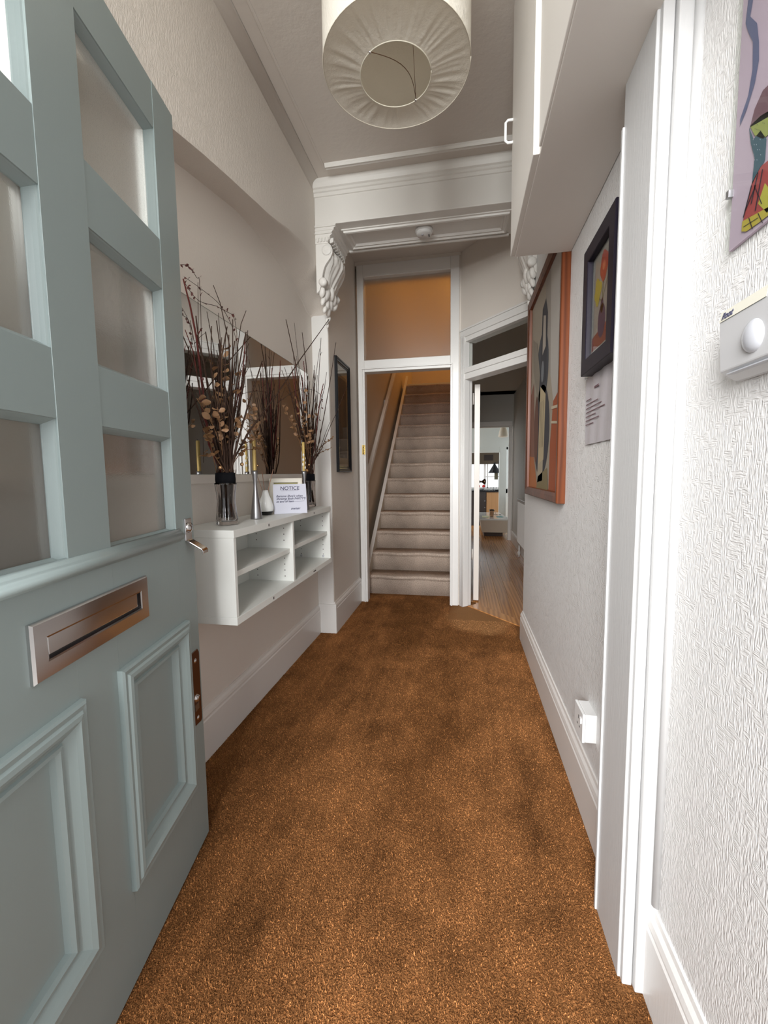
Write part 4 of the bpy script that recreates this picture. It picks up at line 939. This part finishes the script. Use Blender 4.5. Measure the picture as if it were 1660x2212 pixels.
# pinned sheet in a plastic sleeve
pc = thing('pinned_notice', 'typed sheet in a plastic sleeve pinned to the right wall under the flower picture', 'notice', (XR, 1.35, 1.165))
V = []; n = 14
for i in range(n + 1):
    for k in range(9):
        y_ = 1.225 + (1.467 - 1.225) * i / n; z_ = 1.165 + (1.372 - 1.165) * k / 8
        V.append((XR - 0.003 - 0.0016 * (1 + math.sin(i * 1.3 + k * 0.35)), y_, z_))
FS = [(i * 9 + k, i * 9 + k + 1, (i + 1) * 9 + k + 1, (i + 1) * 9 + k) for i in range(n) for k in range(8)]
obj('sheet', MB().add(V, FS, None, True), mat('sleeve_sheet', (0.52, 0.49, 0.51), 0.3), pc)
mb = MB(); mb.box(XR - 0.0075, 1.335, 1.326, XR - 0.0066, 1.375, 1.332)
for k, w_ in enumerate((0.05, 0.12, 0.15, 0.18, 0.10, 0.13, 0.08)): mb.box(XR - 0.0075, 1.455 - w_, 1.300 - k * 0.0125, XR - 0.0066, 1.455, 1.3025 - k * 0.0125)
obj('typed_lines', mb, flat((130, 100, 105)), pc)
obj('pin', MB().lathe([(0, 0.012), (0.004, 0.012), (0.0025, 0.006), (0.005, 0.0)], (XR - 0.014, 1.458, 1.371), 10, None, True, 0), M_PLASTIC, pc)
# black framed picture on the left, past the pilaster
pd = wframe('black_framed_picture', 'narrow-looking black moulded frame with a dark brown picture on the left wall past the recess', 'picture', 1, 2.835, 3.175, 1.098, 1.882, XL, 0.03,
            [(0, 0), (0, 0.016), (0.005, 0.020), (0.012, 0.019), (0.016, 0.014), (0.024, 0.013), (0.030, 0.009), (0.036, 0.010), (0.042, 0.006)], M_BLACK)
cv = MB(); BP = lambda y, z, n=0.0: (XL + 0.005 + n, y, z)
cv.box(XL, 2.87, 1.13, XL + 0.0045, 3.14, 1.85, flat((150, 122, 84)))
art(cv, [(2.90, 1.20), (3.10, 1.20), (3.10, 1.78), (2.90, 1.78)], (46, 32, 22), 1, BP)
art(cv, [(2.94, 1.24), (3.06, 1.24), (3.04, 1.6), (2.95, 1.65)], (62, 44, 24), 2, BP)
art(cv, [(2.93, 1.45), (2.99, 1.40), (3.02, 1.62), (2.97, 1.70)], (84, 58, 30), 3, BP)
obj('print', cv, None, pd); obj('glass', MB().box(XL + 0.0072, 2.87, 1.13, XL + 0.0080, 3.14, 1.85), M_CLEAR, pd)
# clip-framed poster at the right edge
pe = thing('clip_frame_poster', 'frameless poster with a blue line and patterned figure on lilac, at the right edge', 'poster', (XR, 0.63, 1.40))
PX = XR - 0.006
cv = MB(); cv.box(PX + 0.0005, 0.44, 1.400, XR - 0.001, 0.738, 1.87, flat((206, 186, 204)))
def PA(pts): return [(lambda v: (v[1], v[2]))(at(px, py, 0, PX)) for px, py in pts]
PP = lambda y, z, n=0.0: (PX - n, y, z)
art(cv, PA([(1621, -60), (1628, 0), (1622, 35), (1637, 50), (1641, 90), (1641, 130), (1632, 180), (1615, 235), (1600, 272), (1600, 258), (1618, 205), (1627, 150), (1628, 90), (1618, 70), (1612, 50), (1618, 0), (1612, -60)]), (104, 110, 146), 1, PP)
def R(col, k, *pts): art(cv, PA(pts), col, k, PP)
R((126, 92, 104), 2, (1675, 170), (1650, 195), (1632, 235), (1622, 275), (1675, 245))
R((162, 170, 92), 2, (1675, 232), (1645, 250), (1622, 272), (1632, 292), (1650, 300), (1675, 280))
R((62, 96, 112), 2, (1620, 275), (1630, 300), (1645, 282), (1658, 300), (1655, 345), (1640, 370), (1626, 400), (1632, 340), (1624, 310))
R((176, 74, 74), 2, (1675, 335), (1645, 360), (1626, 395), (1616, 440), (1604, 490), (1640, 470), (1675, 445))
R((196, 190, 80), 3, (1655, 395), (1640, 440), (1660, 460), (1675, 420)); R((196, 178, 70), 3, (1606, 478), (1604, 500), (1614, 500), (1640, 482), (1675, 455), (1675, 440))
for (a, b) in (((1626, 400), (1608, 470)), ((1640, 372), (1625, 440)), ((1650, 365), (1634, 455)), ((1612, 455), (1635, 400)), ((1608, 490), (1640, 470)), ((1620, 470), (1628, 495)), ((1640, 460), (1650, 482)), ((1632, 400), (1648, 440))):
    art(cv, PA([a, (a[0] + 2.2, a[1]), (b[0] + 2.2, b[1]), b]), (48, 36, 52), 5, PP)
for k in range(16): xx, zz = 1632 + (k * 7) % 24, 255 + (k * 13) % 40; art(cv, PA([(xx, zz), (xx + 1.5, zz), (xx + 1, zz + 3)]), (60, 70, 50), 5, PP)
for k in range(10): xx, zz = 1630 + (k * 7) % 20, 300 + (k * 11) % 55; art(cv, PA([(xx, zz), (xx + 1.6, zz), (xx + 1, zz + 3)]), (190, 200, 210), 5, PP)
obj('poster_sheet', cv, None, pe)
obj('glass', MB().box(PX - 0.0045, 0.44, 1.398, PX - 0.0025, 0.740, 1.87), M_CLEAR, pe)
obj('clip', MB().box(PX - 0.006, 0.735, 1.475, XR - 0.001, 0.742, 1.485), M_STEEL, pe)
# sensor box
pi_ = thing('motion_sensor', 'white box sensor with a domed lens and tape label, at the right edge', 'sensor', (XR - 0.015, 0.66, 1.205))
obj('housing', MB().prism([(0, 1.205), (0.010, 1.205), (0.030, 1.218), (0.034, 1.285), (0.030, 1.302), (0, 1.302)], lambda p_, z: (XR - p_, 0.55, z), lambda p_, z: (XR - p_, 0.697, z)), mat('sensor_plastic', (0.56, 0.56, 0.565), 0.4), pi_, bevel=0.002)
obj('lens', MB().ball((XR - 0.030, 0.625, 1.248), (0.010, 0.021, 0.021), None, 20), M_GREYPL, pi_)
tp = obj('tape_label', MB().obox((XR - 0.0345, 0.60, 1.286), (-0.0006, 0, 0), (0, 0.095, 0), (0.0022, 0, 0.014)), mat('masking_tape', (0.72, 0.70, 0.60), 0.6), pi_)
text_on('lettering', 'Boot', M_INK, pi_, Vector((XR - 0.0352, 0.690, 1.2885)), Vector((0, -1, 0)), Vector((0.155, 0, 0.988)), Vector((-0.988, 0, 0.155)), 0.012, shear=0.3)
obj('vent_line', MB().box(XR - 0.030, 0.56, 1.212, XR - 0.018, 0.68, 1.2135), M_GREYPL, pi_)
# double socket on a pattress above the right baseboard
so = thing('wall_socket', 'white surface-mounted plug socket just above the right baseboard', 'socket', (XR - 0.015, 1.32, 0.28))
obj('pattress', MB().box(XR - 0.030, 1.272, 0.283, XR + 0.002, 1.358, 0.369), M_PLASTIC, so, bevel=0.002)
fpz = obj('face_plate', MB().box(XR - 0.039, 1.271, 0.282, XR - 0.0305, 1.359, 0.370), M_PLASTIC, so, bevel=0.002)
obj('rocker_switch', MB().box(XR - 0.0425, 1.282, 0.335, XR - 0.038, 1.292, 0.352), M_PLASTIC, fpz)
mb = MB().box(XR - 0.0395, 1.310, 0.335, XR - 0.0388, 1.315, 0.346)
for yy in (1.300, 1.322): mb.box(XR - 0.0395, yy, 0.312, XR - 0.0388, yy + 0.007, 0.317)
obj('pin_holes', mb, M_HOLE, fpz)

# ================================================================== SIDE ROOM BEYOND THE DIAGONAL DOORWAY
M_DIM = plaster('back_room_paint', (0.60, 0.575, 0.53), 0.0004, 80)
XP = 0.785
fb = thing('floor', None, None, (0.4, 5, 0), kind='structure')
obj('subfloor', MB().box(0.02, 2.9, -0.08, XP + 0.01, 8.9, -0.012), mat('subfloor', (0.08, 0.05, 0.03), 0.9), fb)
bw = 0.095; rb = random.Random(4)
for i in range(9):
    x0 = 0.02 + i * bw; y = 2.95 + rb.uniform(-0.9, 0)
    while y < 7.6:
        y1 = y + rb.uniform(1.2, 2.1); x1 = min(x0 + bw - 0.0022, XP)
        ys_ = max(y, 3.66 - (x0) * 1.175 + 0.0)     # boards end at the slanting threshold
        if y1 > ys_ + 0.1 and x1 > x0 + 0.02:
            ye = min(y1, 7.0) - 0.003; yl = (lambda x: max(y, 3.60 - x * 1.175)); zt = 0.0015 + rb.uniform(0, 0.0008)
            obj('floorboard', MB().prism([(x0, yl(x0)), (x1, yl(x1)), (x1, ye), (x0, ye)], lambda x, y__: (x, y__, -0.012), lambda x, y__: (x, y__, zt)), rb.choice([M_BOARD, M_BOARD2]), fb, origin=(x0, ys_, 0))
        y = y1
st('floor', MB().box(-1.6, 7.0, -0.08, 1.4, 8.9, 0.0), M_BOARD)
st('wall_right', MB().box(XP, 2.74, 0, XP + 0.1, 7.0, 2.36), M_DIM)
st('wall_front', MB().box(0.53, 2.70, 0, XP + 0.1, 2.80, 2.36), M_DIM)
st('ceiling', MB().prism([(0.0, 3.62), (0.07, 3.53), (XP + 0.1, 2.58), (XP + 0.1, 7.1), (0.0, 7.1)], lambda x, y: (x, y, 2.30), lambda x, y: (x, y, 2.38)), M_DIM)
skirt('baseboard_right', ((XP - 0.022, 7.0), (XP - 0.022, 2.85), (-1, 0)), 0.17, M_SKIRT)
# far doorway
st('wall_back', MB().box(-1.6, 7.0, 0, 0.08, 7.1, 2.5).box(0.08, 7.0, 1.80, 1.4, 7.1, 2.5).box(0.775, 7.0, 0, 1.4, 7.1, 1.80), M_DIM)
d2 = thing('door_2', 'white painted architrave of the far doorway', 'doorway', (0.42, 7.0, 0), kind='structure')
obj('architrave', MB().box(0.715, 6.975, 0, 0.765, 7.0, 1.81).box(0.02, 6.975, 1.81, 0.765, 7.0, 1.885), M_SKIRT, d2, bevel=0.004)
# open door leaf, seen edge-on
lf = thing('door_3', 'white inner door leaf folded back, seen edge-on with a bronze knob', 'door', (0.085, 3.575, 0), kind='structure')
ld = Vector((0.028, 0.9996, 0)); lnn = Vector((0.9996, -0.028, 0)); lo = Vector((0.094, 3.575, 0.012))
M_LEAFP = gloss_paint('inner_door_paint', (0.80, 0.745, 0.68), 0.35)
obj('door_leaf', MB().obox(lo, ld * 0.70, lnn * 0.044, (0, 0, 1.78)), M_LEAFP, lf, bevel=0.002)
for z in (0.35, 1.62):
    obj('hinge', MB().tube([lo + Vector((-0.010, -0.008, z)), lo + Vector((-0.010, -0.008, z + 0.09))], 0.0065, 8), M_LEAFP, lf)
kb = lo + ld * 0.62 + lnn * 0.044 + Vector((0, 0, 0.985))
obj('knob', MB().lathe([(0.0, 0.0), (0.022, 0.0), (0.022, 0.004), (0.009, 0.010), (0.008, 0.028), (0.018, 0.040), (0.026, 0.050), (0.026, 0.060), (0.016, 0.067), (0, 0.068)], tuple(kb), 24, None, True, 0), M_BRONZE, lf)
# radiator
ra = thing('radiator', 'white panel radiator on the right wall of the back passage', 'radiator', (0.73, 5.2, 0.15))
mb = MB(); mb.box(0.700, 4.55, 0.17, 0.745, 5.65, 0.74)
obj('panel', mb, M_SKIRT, ra, bevel=0.006)
mb = MB()
for k in range(27): mb.box(0.695, 4.57 + k * 0.04, 0.20, 0.701, 4.585 + k * 0.04, 0.71)
obj('fluting', mb, M_SKIRT, ra, bevel=0.001)
obj('top_grille', MB().box(0.690, 4.54, 0.735, 0.765, 5.66, 0.752), M_SKIRT, ra, bevel=0.003)
for y_ in (4.60, 5.60): obj('pipe', MB().tube([(0.72, y_, 0.0), (0.72, y_, 0.18)], 0.009, 8), M_WHITE, ra)
obj('valve', MB().lathe([(0, 0.02), (0.016, 0.02), (0.018, 0.06), (0.012, 0.07), (0, 0.07)], (0.72, 5.62, 0), 14), M_PLASTIC, ra)
# living room shell and kitchen beyond
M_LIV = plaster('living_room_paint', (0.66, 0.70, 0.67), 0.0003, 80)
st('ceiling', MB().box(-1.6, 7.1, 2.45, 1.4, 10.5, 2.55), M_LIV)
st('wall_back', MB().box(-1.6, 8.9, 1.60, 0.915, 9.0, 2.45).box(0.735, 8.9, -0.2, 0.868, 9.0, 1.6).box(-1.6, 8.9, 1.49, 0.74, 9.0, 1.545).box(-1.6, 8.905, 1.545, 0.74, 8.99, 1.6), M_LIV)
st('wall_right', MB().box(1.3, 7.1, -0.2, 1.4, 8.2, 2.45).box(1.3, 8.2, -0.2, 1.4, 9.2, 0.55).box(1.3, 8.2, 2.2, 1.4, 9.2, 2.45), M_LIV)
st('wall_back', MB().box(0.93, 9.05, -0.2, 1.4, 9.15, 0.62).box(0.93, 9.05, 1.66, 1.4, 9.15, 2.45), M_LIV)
st('window_2', MB().box(0.925, 9.09, 0.62, 1.3, 9.10, 1.66), M_CLEAR)
st('trim_10', MB().box(0.918, 9.03, 1.35, 1.3, 9.08, 1.38).box(0.918, 9.04, 0.6, 0.93, 9.09, 1.66), M_WHITE)
# kitchen
st('floor', MB().box(-1.6, 8.9, -0.3, 1.4, 10.4, -0.2), M_BOARD2)
st('wall_back', MB().box(-1.6, 10.35, -0.2, 1.4, 10.45, 0.70).box(-1.6, 10.35, 1.62, 1.4, 10.45, 2.45).box(0.86, 10.35, 0.6, 1.4, 10.45, 1.7), M_LIV)
wn = thing('window_3', None, None, (0.4, 10.38, 0.72), kind='structure')
obj('sash', MB().box(-0.6, 10.36, 0.70, 0.86, 10.39, 0.74).box(0.50, 10.36, 0.72, 0.545, 10.39, 1.6).box(0.57, 10.36, 0.72, 0.60, 10.39, 1.6).box(0.84, 10.36, 0.72, 0.86, 10.39, 1.6).box(0.545, 10.37, 0.98, 0.86, 10.385, 1.0), M_SKIRT, wn)
obj('pane', MB().box(-0.6, 10.372, 0.74, 0.86, 10.376, 1.6), M_CLEAR, wn)
bl = thing('window_blind', 'brown fabric blind over the kitchen window', 'blind', (0.4, 10.3, 1.29))
obj('blind_fabric', MB().box(-0.5, 10.30, 1.285, 0.84, 10.315, 1.60), mat('blind', (0.075, 0.055, 0.035), 0.9), bl)
obj('blind_panel', MB().box(0.50, 10.292, 1.37, 0.70, 10.30, 1.50), mat('blind_dark', (0.022, 0.015, 0.012), 0.9), bl)
kc = thing('kitchen_cabinet', 'dark kitchen base cabinet with steel knobs under the window', 'cabinet', (0.2, 10.0, -0.2))
obj('cabinet_body', MB().box(-0.4, 9.82, -0.2, 0.525, 10.33, 0.65), mat('dark_cabinet', (0.03, 0.022, 0.02), 0.35), kc)
for k in range(3): obj('drawer_knob', MB().ball((0.50, 9.81, 0.15 + k * 0.15), 0.012, None, 8), M_STEEL, kc)
ko = thing('kitchen_cabinet', 'oak-faced kitchen base cabinet at the right of the window', 'cabinet', (0.68, 10.0, -0.2))
obj('cabinet_body', MB().box(0.532, 9.84, -0.2, 0.81, 10.33, 0.65), M_OAK, ko)
obj('cabinet_door', MB().box(0.540, 9.825, -0.12, 0.800, 9.84, 0.63), M_OAK, ko, bevel=0.002)
kw = obj('worktop', MB().box(-0.4, 9.80, 0.6505, 0.83, 10.34, 0.69), M_BLACK); tag(kw, 'black kitchen worktop running under the bright window', 'worktop')
fr = thing('fruit_bowl', 'pale bowl on the worktop below the window', 'bowl', (0.42, 10.0, 0.691))
obj('bowl', MB().lathe([(0, 0.0), (0.05, 0.0), (0.09, 0.035), (0.11, 0.06), (0.105, 0.06), (0.08, 0.03), (0, 0.01)], (0.42, 10.0, 0.691), 24), M_CERAM, fr)
for i, (dx, dy) in enumerate(((-0.05, 0), (0.06, -0.01))):
    t = obj('apple', MB().ball((0.42 + dx, 10.0 + dy, 0.776), 0.036, None, 12), flat((214, 40, 34)))
    tag(t, ('left' if i == 0 else 'right') + ' one of the two red apples in the pale kitchen bowl', 'apple', 'red apples in the bowl')
gs = [(0.64, 9.95), (0.70, 10.0), (0.76, 9.93)]
gp = None
for i, (x_, y_) in enumerate(gs):
    g = thing('glass_jar', ['left', 'middle', 'right'][i] + ' one of three small dark-lidded jars on the kitchen worktop', 'jar', (x_, y_, 0.691), group='jars on the worktop')
    obj('jar', MB().lathe([(0, 0), (0.018, 0), (0.018, 0.035), (0.012, 0.042)], (x_, y_, 0.691), 14), M_CERAM, g)
    obj('lid', MB().lathe([(0.014, 0.040), (0.014, 0.055), (0, 0.055)], (x_, y_, 0.691), 14), M_BLACK, g)
cl = thing('cone_lamp', 'black cone-shaded lamp in front of the kitchen window', 'lamp', (0.735, 9.75, 0.70))
obj('cone_shade', MB().lathe([(0.018, 0.245), (0.025, 0.20), (0.135, 0.02), (0.132, 0.018), (0.02, 0.19)], (0.70, 9.75, 1.06), 28), M_BLACK, cl)
obj('lamp_stem', MB().tube([(0.70, 9.75, 1.29), (0.78, 9.78, 1.34), (0.80, 9.80, 1.0), (0.80, 9.81, 0.70)], 0.007, 8), M_BLACK, cl)
obj('lamp_bulb', MB().box(0.70, 9.74, 0.93, 0.775, 9.79, 1.08), mat('olive_metal', (0.10, 0.09, 0.05), 0.5), cl)
obj('lamp_base', MB().lathe([(0, 0.0), (0.06, 0.0), (0.06, 0.012), (0, 0.016)], (0.78, 9.85, 0.6905), 20), M_BLACK, cl)
# low white table with things on it
tb = thing('low_table', 'low white glossy block table beyond the far doorway', 'table', (0.54, 7.85, 0))
obj('table_block', MB().prism([(0.30, 7.30), (0.775, 7.30), (0.70, 8.5), (0.32, 8.5)], lambda x, y: (x + (0.03 if x < 0.5 else -0.02), y + 0.03, 0.075), lambda x, y: (x, y, 0.285)), mat('cream_lacquer', (0.62, 0.54, 0.44), 0.3), tb)
obj('table_top', MB().prism([(0.295, 7.28), (0.785, 7.28), (0.71, 8.52), (0.315, 8.52)], lambda x, y: (x, y, 0.285), lambda x, y: (x, y, 0.312)), M_CERAM, tb, bevel=0.004)
obj('plinth', MB().box(0.37, 7.42, 0.0, 0.68, 8.4, 0.075), mat('plinth_brown', (0.05, 0.025, 0.015), 0.6), tb)
jg = thing('glass_pitcher', 'brown tinted glass pitcher on the low white table', 'pitcher', (0.51, 7.65, 0.313))
M_AMB = glass('amber_glass', 0.03, (0.55, 0.42, 0.32))
obj('pitcher_body', MB().lathe([(0, 0.0), (0.035, 0.0), (0.042, 0.04), (0.038, 0.09), (0.044, 0.125), (0.040, 0.125), (0.034, 0.09), (0.037, 0.04), (0.030, 0.006), (0, 0.006)], (0.51, 7.65, 0.313), 24), M_AMB, jg)
obj('handle', MB().tube([(0.55, 7.65, 0.42), (0.58, 7.65, 0.41), (0.58, 7.65, 0.36), (0.552, 7.65, 0.345)], 0.005, 6), M_AMB, jg)
gl = thing('reading_glasses', 'dark-rimmed reading glasses lying on the low white table', 'glasses', (0.63, 7.9, 0.313))
obj('lens_rim', MB().tube(ring((0.61, 7.9, 0.325), 0.024, 0, 16), 0.003, 5), M_BLACK, gl); obj('lens_rim', MB().tube(ring((0.67, 7.9, 0.325), 0.024, 0, 16), 0.003, 5), M_BLACK, gl)
obj('temple', MB().tube([(0.69, 7.9, 0.325), (0.70, 8.02, 0.316)], 0.0025, 5), M_BLACK, gl); obj('temple', MB().tube([(0.59, 7.9, 0.325), (0.585, 8.02, 0.316)], 0.0025, 5), M_BLACK, gl)
bk = obj('booklet', MB().prism([(0.60, 7.55), (0.70, 7.58), (0.69, 7.68), (0.59, 7.65)], lambda x, y: (x, y, 0.3125), lambda x, y: (x, y, 0.318)), flat((110, 190, 195))); tag(bk, 'turquoise booklet lying on the low white table', 'booklet')
bm = obj('magazine', MB().prism([(0.34, 7.5), (0.45, 7.48), (0.46, 7.75), (0.35, 7.77)], lambda x, y: (x, y, 0.3125), lambda x, y: (x, y, 0.317)), flat((222, 222, 180))); tag(bm, 'pale yellow magazine lying at the left of the low table', 'magazine')
pl_ = thing('pendant_lampshade', 'white dome pendant shade beyond the far doorway', 'lampshade', (0.74, 8.2, 1.73))
obj('shade', MB().lathe([(0.02, 0.24), (0.045, 0.20), (0.075, 0.10), (0.092, 0.02), (0.075, 0.0), (0.0, 0.0)], (0.74, 8.2, 1.735), 28), mat('opal_shade', (0.80, 0.74, 0.62), 0.5), pl_)
obj('cord', MB().tube([(0.74, 8.2, 1.97), (0.74, 8.2, 2.45)], 0.004, 6), M_PLASTIC, pl_)
ch = thing('steel_shelf_trolley', 'grey steel trolley below the side window in the back room', 'trolley', (1.02, 8.75, 0))
for (x_, y_) in ((0.935, 8.65), (1.10, 8.65), (0.935, 8.9), (1.10, 8.9)): obj('leg', MB().box(x_, y_, 0, x_ + 0.02, y_ + 0.02, 0.6), M_STEEL, ch)
for z_ in (0.12, 0.36, 0.59): obj('tray', MB().box(0.93, 8.645, z_, 1.125, 8.925, z_ + 0.02), M_STEEL, ch)
